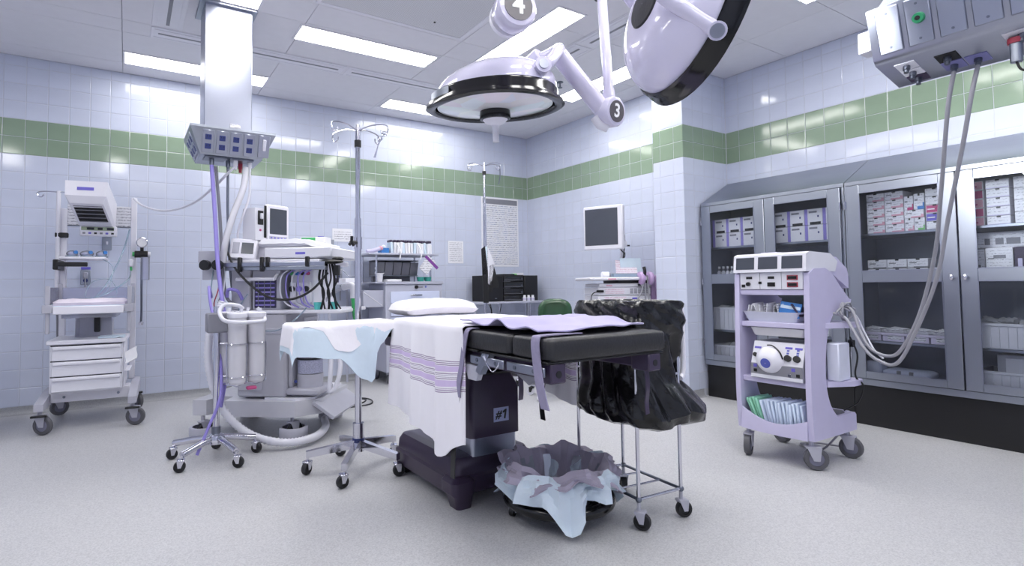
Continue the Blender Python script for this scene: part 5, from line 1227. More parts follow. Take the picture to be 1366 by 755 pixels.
# --- bottles (on a middle shelf that sits behind the door rail)
for k in range(7):
    y = -2.84-k*.042
    t = T('bottle', f'small white bottle with dark neck in the left cabinet, {NTH[k]} from the left', 'bottle', (.02, y, 1.066), group='small bottles')
    MB().lathe([(.002, 1.066), (.017, 1.066), (.018, 1.072), (.018, 1.135), (.012, 1.15), (.002, 1.15)], (.02, y, 0), 14, cap=False).build('body', 'white_plastic', t)
    MB().lathe([(.008, 1.15), (.008, 1.17), (.002, 1.17)], (.02, y, 0), 12, cap=False).build('neck', 'mid_grey', t)
    MB().lathe([(.0105, 1.17), (.0105, 1.19), (.002, 1.19)], (.02, y, 0), 12, cap=False).build('cap', 'white_paint', t)
# --- white bins
def bin_(y0, y1, z, h, x0, x1, label, ribs=True, m='white_plastic', group='white plastic bins', name='storage_bin'):
    t = T(name, label, 'bin', ((x0+x1)/2, (y0+y1)/2, z), group=group)
    mb = MB(); e = .006
    mb.box(x0, x1, y1, y0, z, z+e); mb.box(x0, x0+e, y1, y0, z+e, z+h); mb.box(x1-e, x1, y1, y0, z+e, z+h); mb.box(x0+e, x1-e, y1, y1+e, z+e, z+h); mb.box(x0+e, x1-e, y0-e, y0, z+e, z+h); mb.build('tub', m, t)
    rm = MB(); rm.box(x0-.01, x0, y1-.006, y0+.006, z+h-.016, z+h+.002, .002); rm.build('lip', m, t)
    if ribs:
        n = max(3, int((y0-y1)/.04))
        for k in range(n+1):
            y = y1+(y0-y1)*k/n; MB().box(x0-.006, x0, y-.003, y+.003, z+.006, z+h-.016).build('rib', m, t)
    return t
bin_(-2.80, -3.32, .616, .2, -.05, .2, 'white bin on the middle shelf of the left cabinet')
bin_(-3.40, -3.92, .616, .2, -.05, .2, 'white bin in the left cabinet behind the cart, middle shelf')
bin_(-2.80, -3.32, .326, .15, -.05, .2, 'white bin at the bottom of the left cabinet')
bin_(-3.40, -3.92, .326, .15, -.05, .2, 'white bin at the bottom of the left cabinet behind the cart')
bin_(-4.655, -5.22, .613, .155, -.06, .25, 'long ribbed white bin on the middle shelf of the right cabinet')
b_ = bin_(-4.655, -5.22, .325, .145, -.06, .25, 'long ribbed white bin at the bottom of the right cabinet')
def lumps(y0, y1, x0, x1, z, h, n, seed, m, label, name='packet', wd=.09):
    rng = random.Random(seed)
    for k in range(n):
        y = y0+(y1-y0)*(k+.5)/n; x = x0+(x1-x0)*(.3+.4*rng.random()); hh = h*(.6+.4*rng.random()); a = rng.uniform(-.3, .3); tl = rng.uniform(-.35, .35)
        mb = MB(); mb.M = Matrix.Translation((x, y, z+hh/2)) @ Matrix.Rotation(a, 4, 'Z') @ Matrix.Rotation(tl, 4, 'X')
        g = [[V((.07*(i/5-.5)*2*.7, wd*(j/6-.5), hh*(-.5+.25*nz(i, j, seed+k))+.5*hh*(1 if (i+j) % 2 else .85)*(1-abs(i/5-.5)*1.2))) for j in range(7)] for i in range(6)]
        mb.sheet(g, hh*.35); mb.build(name, m if isinstance(m, str) else m[k % len(m)], label=label % NTH[k], cat='packet', group='clear pouches in the bins', sharp=25)
mat('pouch', '#c9cad0', .45, var=.15, vs=20); mat('pouch2', '#b9bac2', .4, var=.2, vs=25)
lumps(-2.83, -3.28, -.02, .12, .79, .09, 4, 3, ('pouch', 'pouch2'), 'crumpled clear pouch heaped in the upper bin of the left cabinet, %s from the left')
lumps(-2.83, -3.28, -.02, .12, .45, .10, 4, 4, ('pouch', 'pouch2'), 'crumpled clear pouch heaped in the bottom bin of the left cabinet, %s from the left')
lumps(-4.68, -5.15, -.03, .15, .745, .10, 6, 5, ('pouch', 'pouch2'), 'clear pouch heaped above the long ribbed bin, %s from the left')
t = T('device_box', 'dim grey carton standing in the bottom bin of the right cabinet', 'box', (.1, -4.85, .332)); pt('body', 'grey_plastic', t, (.02, .2, -5.02, -4.74, .332, .57)); pt('label_panel', 'white_plastic', t, (.018, .02, -4.96, -4.78, .45, .55))
# --- suture boxes, upper shelf of the right cabinet (door 3)
def suture(y, z, k, r_, wd, ht, where, tint='pink'):
    return carton('suture_box', y, z, wd, ht, .15, -.015, f'white suture box with {tint.replace("_plastic", "").replace("leaf_", "")} corner, {where}', 'suture box', 'suture boxes',
        [('colour_band', .35, 1, .0, .2, tint), ('colour_edge', .86, 1, .2, .42, tint), ('thumb_notch', .42, .6, .86, 1, 'black'), ('title', .1, .4, .55, .66, 'mid_grey')])
for r_ in range(5):
    for k in range(2):
        suture(-4.125-k*.115, 1.386+r_*.0585, k, r_, .112, .0575, f'{("left", "second")[k]} column on the upper shelf, {NTH[r_]} from below', 'pink')
for i, (y, z, wd, ht, tn, wh) in enumerate(((-4.327, 1.386, .054, .09, 'pink', 'upright at the bottom of the third column'), (-4.385, 1.386, .058, .09, 'leaf_green', 'upright, second in the third column'), (-4.355, 1.477, .112, .055, 'pink', 'lying across the third column'), (-4.327, 1.533, .054, .1, 'magenta', 'upright at the top of the third column'), (-4.386, 1.533, .06, .11, 'blue_plastic', 'upright at the top right of the third column'))):
    suture(y, z, 0, 0, wd, ht, wh, tn)
for i, (tn, face) in enumerate((('mid_grey', 'print_white'), ('violet', 'violet'), ('magenta', 'magenta'), ('leaf_green', 'print_white'), ('violet', 'print_white'))):
    carton('suture_box', -4.472, 1.386+i*.057, .1, .055, .15, -.015, f'small stacked box in the fourth column of the upper shelf, {NTH[i]} from below', 'suture box', 'suture boxes', [('thumb_notch', .4, .6, .84, 1, 'black'), ('title', .1, .5, .4, .55, 'paper')], face=face)
for k in range(4):
    for r_ in range(2):
        if k == 3 and r_ == 1: continue
        carton('suture_box', -4.12-k*.122, 1.066+r_*.065, .117, .062, .15, -.015, f'flat white suture box on the middle ledge, {NTH[k]} from the left, {("lower", "upper")[r_]} layer', 'suture box', 'suture boxes', [('thumb_notch', .42, .6, .85, 1, 'black'), ('colour_band', .3, 1, 0, .14, 'mid_grey' if r_ else 'blue_plastic'), ('title', .1, .45, .5, .62, 'mid_grey')])
# door 4
for i in range(5):
    carton('suture_box', -4.685, 1.386+i*.058, .075, .056, .15, -.01, f'narrow mauve box behind the right glass door, {NTH[i]} from below', 'box', 'mauve boxes', [('title', .1, .6, .3, .5, 'magenta')], face='pink' if i % 2 == 0 else 'magenta')
for i in range(5):
    carton('suture_box', -4.79, 1.386+i*.058, .11, .056, .15, -.01, f'white and lilac box behind the right glass door, {NTH[i]} from below', 'box', 'lilac boxes', [('thumb_notch', .42, .6, .85, 1, 'black'), ('colour_band', 0, 1, 0, .12, 'lavender')])
for i in range(4):
    carton('suture_box', -4.925, 1.386+i*.073, .12, .071, .15, -.01, f'white box at the right frame edge on the upper shelf, {NTH[i]} from below', 'box', 'right edge boxes', [('thumb_notch', .42, .6, .85, 1, 'black'), ('colour_edge', .85, 1, 0, .5, 'red')])
carton('stapler_box', -4.667, 1.066, .1, .17, .15, -.02, 'white box with green caption behind the right glass door', 'box', None, [('caption', .3, .75, .12, .2, 'green_hose'), ('picture', .25, .8, .3, .42, 'mid_grey'), ('dark_edge', 0, .05, 0, 1, 'black')])
carton('stapler_box', -4.787, 1.066, .128, .175, .15, -.03, 'wider white box picturing a stapler beside the green captioned box', 'box', None, [('picture', .3, .75, .62, .74, 'mid_grey'), ('picture_tail', .1, .32, .6, .64, 'mid_grey')])
carton('catheter_box', -4.88, 1.066, .05, .175, .15, -.02, 'dark purple upright box beside the stapler boxes', 'box', None, [('title', .3, .7, .3, .6, 'lavender')], m='purple_paint', face='purple_paint')
carton('catheter_box', -4.96, 1.066, .1, .18, .15, -.02, 'blue and black box at the right frame edge', 'box', None, [('panel', .1, .9, .1, .4, 'blue_plastic')], m='mid_grey', face='mid_grey')
carton('long_carton', -4.79, 1.245, .26, .1, .12, .06, 'long white carton lying behind the stapler boxes', 'box', None, [('print_block', .15, .25, .2, .6, 'mid_grey'), ('print_block', .35, .5, .2, .6, 'mid_grey'), ('print_block', .55, .8, .2, .6, 'mid_grey')])
# trays with packets
for k in range(4):
    y0 = -4.0-.139*k-.012
    t = bin_(y0, y0-.128, .613, .058, -.05, .16, f'small lavender tray of packets behind glass, {NTH[k]} from the left', ribs=False, m='tray_lav' if 'tray_lav' in MT else mat('tray_lav', '#d3cbe2', .45), group='packet trays', name='packet_tray')
    t['category'] = 'tray'
    pt('hand_label', 'print_grey', t, (-.0515, -.05, y0-.11, y0-.03, .625, .655, 0))
    for q in range(5):
        x = -.03+q*.035; mb = MB(); mb.M = Matrix.Translation((x, y0-.064, .68)) @ Matrix.Rotation(R(-25+q*3), 4, 'Y') @ Matrix.Rotation(R(3*q-5), 4, 'X'); mb.box(-.003, .003, -.056, .056, -.045, .022, .002)
        mb.build('sachet', 'print_notice', label=f'paper sachet standing in the {NTH[k]} lavender tray, {NTH[q]} from the front', cat='sachet', group='sachets')
# wrapped linens
mat('linen_blue', '#c3c8e0', .8, var=.05)
def bundle(c, sx, sy, sz, label, bands=True, m='linen_blue'):
    t = T('linen_bundle', label, 'linen', (c[0], c[1], c[2]), group='wrapped linen bundles')
    mb = MB(); n, k = 18, 8; loops = []
    for i in range(k+1):
        q = i/k; s = 1-.16*abs(2*q-1)**3; loops.append([(x+.004*nz(x*30, y*30, i), y+.004*nz(y*30, i, 2), c[2]+sz*q) for x, y, z in rrect(c[0]-sx*s, c[0]+sx*s, c[1]-sy*s, c[1]+sy*s, min(sx, sy)*.4, 0, 4)])
    loft(mb, loops); mb.build('wrap', m, t, sharp=50)
    if bands:
        for dy in (-.25, .25): MB().box(c[0]-sx-.004, c[0]-sx+.01, c[1]+dy*sy-.012, c[1]+dy*sy+.012, c[2]+.006, c[2]+sz-.004, .002).build('tape', 'mid_grey', t)
bundle((.05, -4.275, .324), .09, .15, .035, 'flat pale blue wrapped linen lowest in the right cabinet')
bundle((.05, -4.27, .36), .09, .145, .05, 'pale blue wrapped linen with dark tape on top of the flat one')
bundle((.03, -4.07, .324), .06, .055, .13, 'plump pale blue linen bundle at the lower left corner behind glass', False)

# ================================================================== lavender cart
X0, X1, Y0, Y1 = -1.46, -.98, -3.925, -4.365
t = T('equipment_cart', 'lavender equipment cart on four grey casters in front of the cabinets', 'cart', ((X0+X1)/2, (Y0+Y1)/2, 0)); CART = t
for x, y, rz in ((-1.42, -3.965, R(200)), (-1.42, -4.325, R(-50)), (-1.02, -4.325, R(-80)), (-1.02, -3.965, R(80))):
    caster(t, x, y, 0, .062, rz, .034, 'wheel_grey', 'grey_plastic', 'hub_grey', .165)
side = sm([(-1.46, .165, 0), (-1.475, .4, 0), (-1.468, .7, 0), (-1.46, .95, 0)], 5)
sp = [(p.x, p.y) for p in side]+[(-1.455, 1.09), (-1.40, 1.115), (-1.28, 1.12), (-1.2, 1.09)]+[(p.x, p.y) for p in sm([(-1.12, 1.02, 0), (-1.02, .945, 0), (-.985, .935, 0)], 4)]+[(-1.0, .905)]+[(p.x, p.y) for p in sm([(-1.1, .90, 0), (-1.2, .855, 0), (-1.27, .76, 0), (-1.31, .6, 0), (-1.31, .45, 0), (-1.27, .34, 0), (-1.2, .27, 0)], 4)]+[(-1.0, .27), (-.98, .255), (-.98, .165)]
for y0, y1 in ((Y0-.03, Y0), (Y1, Y1+.03)): MB().prism(sp, 'y', y0, y1).build('side_panel', 'lavender', t)
YI0, YI1 = Y0-.03, Y1+.03
for z, x1 in ((.965, -1.0), (.775, -1.03), (.445, -1.02)): MB().box(X0+.012, x1, YI1, YI0, z, z+.032, .004).build('shelf', 'lavender', t)
for z in (.775, .445): MB().prism([(-1.30, YI1), (-1.03 if z > .6 else -1.02, YI1), (-1.03 if z > .6 else -1.02, Y1-.05), (-1.05, Y1-.07), (-1.15, Y1-.07), (-1.3, Y1-.001)], 'z', z, z+.03).build('side_tray', 'lavender', t)
MB().box(X0+.02, -.99, YI1, YI0, .165, .19, .004).build('floor_panel', 'lavender', t)
ap = MB(); N = 14; g = []
for k in range(N+1):
    v = k/N; y = YI0+(YI1-YI0)*v; zt = .30-.06*math.sin(v*PI*.9)-.01; bx_ = X0-.01-.02*math.sin(v*PI); g.append([(bx_, y, .165), (bx_+.001, y, zt*.6+.07), (bx_+.004, y, zt)])
ap.sheet(g, .012).build('front_apron', 'lavender', t)
MB().box(-1.0, -.985, YI1, YI0, .19, .27, .003).build('rear_lip', 'lavender', t)
for z in (.965,): rod('drawer_runner', 'steel_brush', t, ((X0+.05, YI0-.05, .768), (-1.1, YI0-.05, .768), .005), ((X0+.05, YI1+.05, .768), (-1.1, YI1+.05, .768), .005)) if 0 else None
# head unit
t = T('console_unit', 'white three-screen console unit on top of the lavender cart', 'console', (-1.3, -4.145, .998))
MB().box(-1.455, -1.17, YI1+.004, YI0-.004, .998, 1.1, .004).build('connector_panel', 'white_plastic', t); fx = -1.455
cn = [c for c in COL.objects if c.parent == t][-1]
for a, b_ in ((.33, .335), (.665, .67)): MB().box(fx-.0015, fx, YI0-.004-(YI0-YI1)*b_, YI0-.004-(YI0-YI1)*a, 1.0, 1.098).build('panel_joint', 'mid_grey', cn)
def fp(u0, u1, z0, z1, m, nm, d=.003): return MB().box(fx-d, fx, YI0-(YI0-YI1)*u1, YI0-(YI0-YI1)*u0, z0, z1, .001).build(nm, m, cn)
for u0, u1, z0, z1, m, nm in ((.12, .22, 1.06, 1.075, 'black', 'port'), (.47, .57, 1.06, 1.075, 'black', 'port'), (.46, .58, 1.015, 1.04, 'black', 'round_port'), (.32, .37, 1.03, 1.045, 'black', 'port'), (.04, .1, 1.01, 1.028, 'black', 'port'), (.76, .92, 1.052, 1.08, 'red', 'red_socket_frame'), (.76, .92, 1.012, 1.04, 'red', 'red_socket_frame')): fp(u0, u1, z0, z1, m, nm)
for z in (1.057, 1.017): fp(.775, .905, z, z+.018, 'black', 'socket', .005)
fp(.778, .902, 1.0565, 1.0755, 'paper', 'socket_face', .004); fp(.778, .902, 1.0165, 1.0355, 'paper', 'socket_face', .004)
MB().cyl((fx, YI0-.06, 1.03), (fx-.012, YI0-.06, 1.03), .012, n=14).build('dial', 'black', cn)
hd = MB(); hd.prism([(-1.475, 1.1), (-1.15, 1.1), (-1.12, 1.16), (-1.2, 1.205), (-1.43, 1.212), (-1.465, 1.2)], 'y', Y1+.006, Y0-.006); hd = hd.build('display_head', 'white_plastic', t)
MF = Matrix.Translation((-1.475, 0, 1.1)) @ Matrix.Rotation(R(-5.7), 4, 'Y')
for k in range(3):
    u = .05+k*.315; y = Y0-(Y0-Y1)*u; s_ = MB(); s_.M = Matrix.Translation((-1.475, 0, 1.1)) @ Matrix.Rotation(R(6), 4, 'Y'); s_.box(-.0025, .002, y-.115, y, .018, .09, .001); s_.build('screen', 'screen_grey', hd)
MB().box(-1.33, -1.26, -4.12, -4.02, 1.212, 1.222, .004).build('top_handle', 'lavender', hd)
lb = MB(); lb.prism([(-1.2, 1.1), (-1.2, 1.19), (-1.12, 1.185), (-1.0, 1.12), (-.985, 1.09), (-.985, 1.0), (-1.1, 1.05)], 'y', Y1+.012, Y0-.012); lb.build('rear_hood', 'lavender', t)
# tray with paper packets on the second shelf
t = T('paper_tray', 'white plastic tray of paper packets on the cart shelf under the console', 'tray', (-1.33, -4.13, .807))
mb = MB(); loft(mb, [rrect(-1.43, -1.24, -4.27, -3.985, .02, .8075), rrect(-1.45, -1.22, -4.295, -3.965, .025, .862), rrect(-1.456, -1.214, -4.30, -3.96, .025, .866), rrect(-1.444, -1.226, -4.29, -3.97, .02, .866), rrect(-1.425, -1.245, -4.265, -3.99, .02, .815)]); mb.build('tray', 'drape_white' if 'drape_white' in MT else mat('drape_white', '#dfe2f2', .4), t)
rng = random.Random(8)
for k in range(14):
    y = -3.99-k*.0165; x = -1.36+rng.uniform(-.03, .03); mb = MB(); mb.M = Matrix.Translation((x, y, .865)) @ Matrix.Rotation(R(rng.uniform(-16, 10)), 4, 'X') @ Matrix.Rotation(R(rng.uniform(-14, 14)), 4, 'Z') @ Matrix.Rotation(R(rng.uniform(-12, 12)), 4, 'Y')
    mb.box(-.045, .045, -.002, .002, -.048, .045+rng.uniform(-.012, .012), .001); mb.build('paper_packet', ('paper', 'print_white', 'print_grey')[k % 3], label=f'white paper packet standing in the cart tray, number {k+1} counted from the left' if 0 else f'white paper packet upright in the cart tray, {(NTH+["eleventh", "twelfth", "thirteenth", "fourteenth"])[k]} from the left', cat='packet', group='paper packets in cart tray')
for k, (y, m, lb) in enumerate(((-4.235, 'blue_plastic', 'bright blue dressing packet leaning in the cart tray'), (-4.275, 'purple_paint', 'dark mauve packet leaning at the right end of the cart tray'))):
    mb = MB(); mb.M = Matrix.Translation((-1.42 if k == 0 else -1.38, y, .873)) @ Matrix.Rotation(R(8 if k == 0 else -35), 4, 'X') @ Matrix.Rotation(R(12 if k == 0 else 0), 4, 'Y'); mb.box(-.003 if k == 0 else -.05, .003 if k == 0 else .05, -.06 if k == 0 else -.004, .06 if k == 0 else .004, -.035, .05, .001)
    o = mb.build('dressing_packet', m, label=lb, cat='packet')
    if k == 0:
        mb2 = MB(); mb2.M = mb.M; mb2.box(-.0045, -.003, -.055, .055, .012, .03); mb2.build('print_strip', 'drape_blue', o)
# clear drawer under the shelf
t = T('clear_drawer', 'shallow clear plastic drawer slung under the middle cart shelf', 'drawer', (-1.3, -4.14, .72))
mb = MB(); loft(mb, [rrect(-1.43, -1.2, -4.31, -4.02, .02, .725), rrect(-1.44, -1.19, -4.325, -4.0, .02, .772)]); mb.build('tub', 'milky', t); pt('runner', 'steel_brush', t, (-1.45, -1.18, -4.33, -4.325, .768, .774, 0), (-1.45, -1.18, -4.0, -3.995, .768, .774, 0))
# pump device with the big knob
t = T('shaver_console', 'white device with large round white dial on the cart lower shelf', 'device', (-1.33, -4.16, .477))
mb = MB(); mb.prism([(-1.47, .477), (-1.2, .477), (-1.2, .69), (-1.42, .69), (-1.465, .56)], 'y', -4.32, -4.02); bd = mb.build('case', 'grey_plastic', t)
dvx, dvz = .045, .13; ln = math.hypot(dvx, dvz); MP = Matrix(((dvz/ln, 0, dvx/ln, -1.465), (0, 1, 0, 0), (-dvx/ln, 0, dvz/ln, .56), (0, 0, 0, 1)))
f_ = MB(); f_.M = MP; f_.box(-.003, .0, -4.318, -4.022, .002, ln-.002); f_ = f_.build('upper_fascia', 'white_plastic', bd)
MB().box(-1.472, -1.468, -4.318, -4.022, .50, .56).build('lower_fascia', 'mid_grey', bd); MB().box(-1.473, -1.469, -4.318, -4.022, .48, .50).build('base_strip', 'white_plastic', bd)
kd = MB(); Mk = Matrix.Translation((-1.455, -4.135, .585)) @ Matrix.Rotation(R(-90-12), 4, 'Y')
kd.M = Mk; kd.lathe([(.078, 0), (.082, .01), (.07, .03), (.045, .055), (.034, .06), (.002, .06)], n=36, cap=False); kd = kd.build('dial', 'white_paint', bd)
c_ = MB(); c_.M = Mk; c_.lathe([(.03, .059), (.028, .062), (.002, .062)], n=24, cap=False); c_.build('dial_cap', 'violet_blue' if 'violet_blue' in MT else mat('violet_blue', '#5a63b8', .35), kd)
for y, z, r_ in ((-4.045, .61, .012), (-4.235, .605, .018), (-4.285, .605, .018)):
    k = MB(); k.M = MP; k.cyl((-.002, y, z-.56), (-.02, y, z-.56), r_, n=16); k.build('knob', 'black', bd)
for y, zz in ((-4.05, .09), (-4.23, .1), (-4.285, .1)):
    k = MB(); k.M = MP; k.box(-.0045, -.002, y-.02, y+.02, zz, zz+.012); k.build('caption', 'violet', bd)
for y0, z0 in ((-4.225, .07), (-4.225, .085), (-4.28, .06), (-4.28, .075), (-4.28, .09)):
    k = MB(); k.M = MP; k.box(-.0045, -.002, y0-.01, y0+.004, z0, z0+.01); k.build('indicator', 'violet_blue', bd)
for y, z, m in ((-4.05, .52, 'black'), (-4.05, .548, 'violet'), (-4.25, .51, 'chrome'), (-4.295, .515, 'black'), (-4.27, .545, 'violet')): MB().box(-1.475, -1.471, y-.01, y+.01, z-.009, z+.009, .001).build('port', m, bd)
MB().tube(sm([(-1.46, -4.12, .672), (-1.475, -4.16, .672), (-1.478, -4.2, .64), (-1.475, -4.215, .6)], 6), .004, 6).build('probe_wire', 'black', bd)
t = T('side_case', 'pale grey case hanging at the rear right of the cart shelf', 'case', (-1.17, -4.38, .476)); pt('case', 'drape_white', t, (-1.25, -1.12, -4.405, -4.34, .476, .69, .006)); pt('case_latch', 'black', t, (-1.085, -1.06, -4.41, -4.38, .66, .7))
# packs on the bottom shelf
mint = mat('mint_pack', '#8fcdb2', .6, var=.05); ice = mat('ice_pack', '#cfdcf0', .6, var=.05)
for k in range(16):
    y = -4.0-k*.0198; m = 'mint_pack' if k < 4 else 'ice_pack'; tl = (-24+k*2 if k < 8 else -6+rng.uniform(-3, 3)); mb = MB()
    mb.M = Matrix.Translation((-1.37+rng.uniform(-.01, .01), y, .275)) @ Matrix.Rotation(R(tl), 4, 'X'); mb.box(-.085, .085, -.007, .007, -.078, .078+rng.uniform(-.008, .006), .005)
    mb.build('sterile_pack', m, label=f'{"mint green" if k < 4 else "pale blue"} sterile pack filed on the bottom cart shelf, {(NTH+["eleventh", "twelfth", "thirteenth", "fourteenth", "fifteenth", "sixteenth"])[k]} from the left', cat='pack', group='sterile packs')
bundle((-1.12, -4.29, .192), .07, .06, .09, 'crumpled dark grey bag at the rear of the bottom cart shelf', False, mat('bag_grey', '#6a6a72', .5, var=.3))
def loopcable(name, c, rx, rz, n, r, m, label):
    pts = [V((c[0]+rx*math.cos(a)+.01*math.sin(a*2.3), c[1]+.012*math.sin(a*1.7), c[2]+rz*math.sin(a)+.008*math.cos(a*3.1))) for a in [k*.35 for k in range(n)]]
    MB().tube(pts, r, 7).build(name, m, label=label, cat='cable')
loopcable('coiled_cable', (-1.13, -4.40, .865), .075, .045, 50, .005, 'grey_hose', 'thin grey cable coiled on the side tray of the cart')
hose('power_cord', [(-1.1, -4.40, .72), (-1.09, -4.43, .62), (-1.1, -4.42, .52), (-1.08, -4.42, .478), (-1.06, -4.44, .44), (-1.03, -4.40, .34), (-1.05, -4.33, .28)], .005, 'black', 'black power cord running down the back of the cart', cat='cord')
hose('power_cord', [(-1.1, -4.33, .16), (-1.06, -4.2, .02), (-1.0, -4.05, .012), (-.9, -4.1, .012), (-.95, -4.3, .05), (-1.01, -4.33, .16)], .006, 'grey_hose', 'grey cord trailing on the floor under the cart', cat='cord')
hose('white_lead', [(-1.08, -4.36, .89), (-1.02, -4.40, .84), (-1.0, -4.43, .75), (-1.05, -4.5, .65), (-1.15, -4.58, .62)], .005, 'white_hose', 'thin white lead drooping from the cart handle', cat='lead')

# ================================================================== supply cart at the back wall
t = T('supply_cart', 'pale grey drawer cart with an open overhead shelf against the back wall', 'supply cart', (-2.0, -.32, 0))
for x, y in ((-2.28, -.5), (-1.72, -.5), (-2.28, -.12), (-1.72, -.12)): caster(t, x, y, 0, .055, .6, .03, 'wheel_grey', 'grey_plastic', 'hub_grey', .13)
mat('cart_grey', '#b4b6c6', .4, var=.03); mat('drawer_blue', '#d3daf2', .35, var=.02)
body = pt('body', 'cart_grey', t, (-2.335, -1.655, -.55, -.06, .13, 1.06, .006)); pt('top', 'cart_grey', t, (-2.345, -1.645, -.565, -.05, 1.06, 1.09, .004))
for i in range(6):
    z = .17+i*.138; d = pt('drawer', 'drawer_blue', body, (-2.285, -1.695, -.565, -.55, z, z+.125, .004)); pt('handle', 'chrome', d, (-2.06, -1.92, -.585, -.577, z+.075, z+.09, .003), (-2.055, -2.045, -.577, -.565, z+.078, z+.087, 0), (-1.935, -1.925, -.577, -.565, z+.078, z+.087, 0))
MB().cyl((-1.98, -.552, 1.03), (-1.98, -.572, 1.03), .018, n=14).build('lock', 'black', body); pt('lock_plate', 'mid_grey', body, (-1.96, -1.9, -.555, -.55, 1.02, 1.04, .001)); pt('key_slot', 'violet_blue', body, (-1.87, -1.855, -.556, -.55, 1.022, 1.042, .001))
for x in (-2.42, -1.775):
    for y in (-.5, -.1): rod('shelf_post', 'chrome', t, ((x if x < -2.3 else x, y, 1.09), (x, y, 1.375), .011))
pt('post_arm', 'cart_grey', t, (-2.44, -2.33, -.52, -.08, 1.075, 1.09, 0))
pt('overhead_shelf', 'cart_grey', t, (-2.53, -1.7, -.56, -.06, 1.375, 1.395, .004))
pt('side_drawer', 'cart_grey', t, (-2.57, -2.336, -.5, -.1, .82, 1.0, .006)); MB().cyl((-2.56, -.502, .98), (-2.36, -.502, .84), .004, n=6).build('side_stay', 'paper', t)
# side counter
t = T('side_counter', 'grey fold-down counter between the supply cart and anesthesia machine', 'counter', (-2.66, -.3, 0)); pt('top', 'cart_grey', t, (-2.94, -2.58, -.52, -.05, 1.06, 1.085, .004)); 
for x in (-2.92, -2.6): rod('leg', 'cart_grey', t, ((x, -.48, 0), (x, -.48, 1.06), .012), ((x, -.1, 0), (x, -.1, 1.06), .012)) if 0 else [rod('leg', 'cart_grey', t, ((x, y, 0), (x, y, 1.06), .012)) for y in (-.48, -.1)]
pt('tissue_carton', 'paper', None, (-2.74, -2.6, -.45, -.25, 1.0855, 1.13, .003), label='white tissue box on the grey side counter', cat='box')
pt('small_box', 'purple_paint', None, (-2.86, -2.8, -.42, -.36, 1.0855, 1.13, .003), label='small mauve box on the grey side counter', cat='box')
t = T('wire_rack', 'small grey wire frame standing behind the iv pole on the counter', 'rack', (-2.68, -.16, 1.085)); MB().tube([(-2.72, -.15, 1.085), (-2.72, -.15, 1.27), (-2.66, -.2, 1.2), (-2.62, -.22, 1.15), (-2.5, -.22, 1.15)], .008, 6).build('frame', 'steel_brush', t)
# organizer bins (clear-front drawers) on the cart
t = T('organizer', 'dark five-compartment organizer with supplies standing on the supply cart', 'organizer', (-2.13, -.35, 1.09))
pt('back', 'mid_grey', t, (-2.405, -1.9, -.26, -.25, 1.15, 1.325)); pt('rail', 'steel_dark', t, (-2.405, -1.9, -.46, -.25, 1.315, 1.325), (-2.405, -1.9, -.44, -.25, 1.15, 1.16)); pt('stand', 'mid_grey', t, (-2.38, -1.93, -.3, -.25, 1.09, 1.15))
for i in range(5):
    x = -2.4+i*.1; b_ = MB(); b_.prism([(-.26, 1.16), (-.42, 1.16), (-.46, 1.3), (-.26, 1.31)], 'x', x+.004, x+.096); b_ = b_.build('tilt_bin', 'tint_clear' if 'tint_clear' in MT else clear('tint_clear', '#9a9cab', .6, .08, 1.4), t)
    rng = random.Random(i)
    for q in range(6):
        px2, pz = x+.02+.03*(q % 3), 1.19+.045*(q//3)
        if i < 2: MB().tube([(px2+.016*math.cos(a), -.41-.035*(pz-1.16)/.14*0, pz+.016*math.sin(a)) for a in [2*PI*k/10 for k in range(10)]], .006, 6, closed=True).build('tape_roll', 'paper', b_)
        else: MB().cyl((px2, -.40, pz-.015), (px2, -.40, pz+.015), .009, n=8).build('vial', 'paper', b_)
t = T('cup_dispenser', 'white plastic container on the supply cart in front of the organizer', 'container', (-2.385, -.5, 1.09)); MB().lathe([(.03, 1.09), (.038, 1.17), (.04, 1.172), (.002, 1.172)], (-2.385, -.5, 0), 18).build('tub', 'white_plastic', t); pt('lid', 'white_paint', t, (-2.425, -2.345, -.54, -.46, 1.172, 1.18, .003))
t = T('tissue_box', 'flat white packet lying on the supply cart top', 'packet', (-2.24, -.5, 1.09)); pt('packet', 'paper', t, (-2.32, -2.15, -.55, -.45, 1.09, 1.115, .004)); pt('seal', 'drape_blue', t, (-2.27, -2.2, -.52, -.48, 1.115, 1.117, 0))
for i, x in enumerate((-1.9, -1.81)):
    MB().lathe([(.002, 1.0905), (.034, 1.0905), (.044, 1.14), (.041, 1.14), (.031, 1.096), (.002, 1.096)], (x, -.5, 0), 18, cap=False).build('bowl', 'teal_plastic', label=('teal plastic bowl on the supply cart, left of two', 'teal plastic bowl on the supply cart, right of two')[i], cat='bowl')
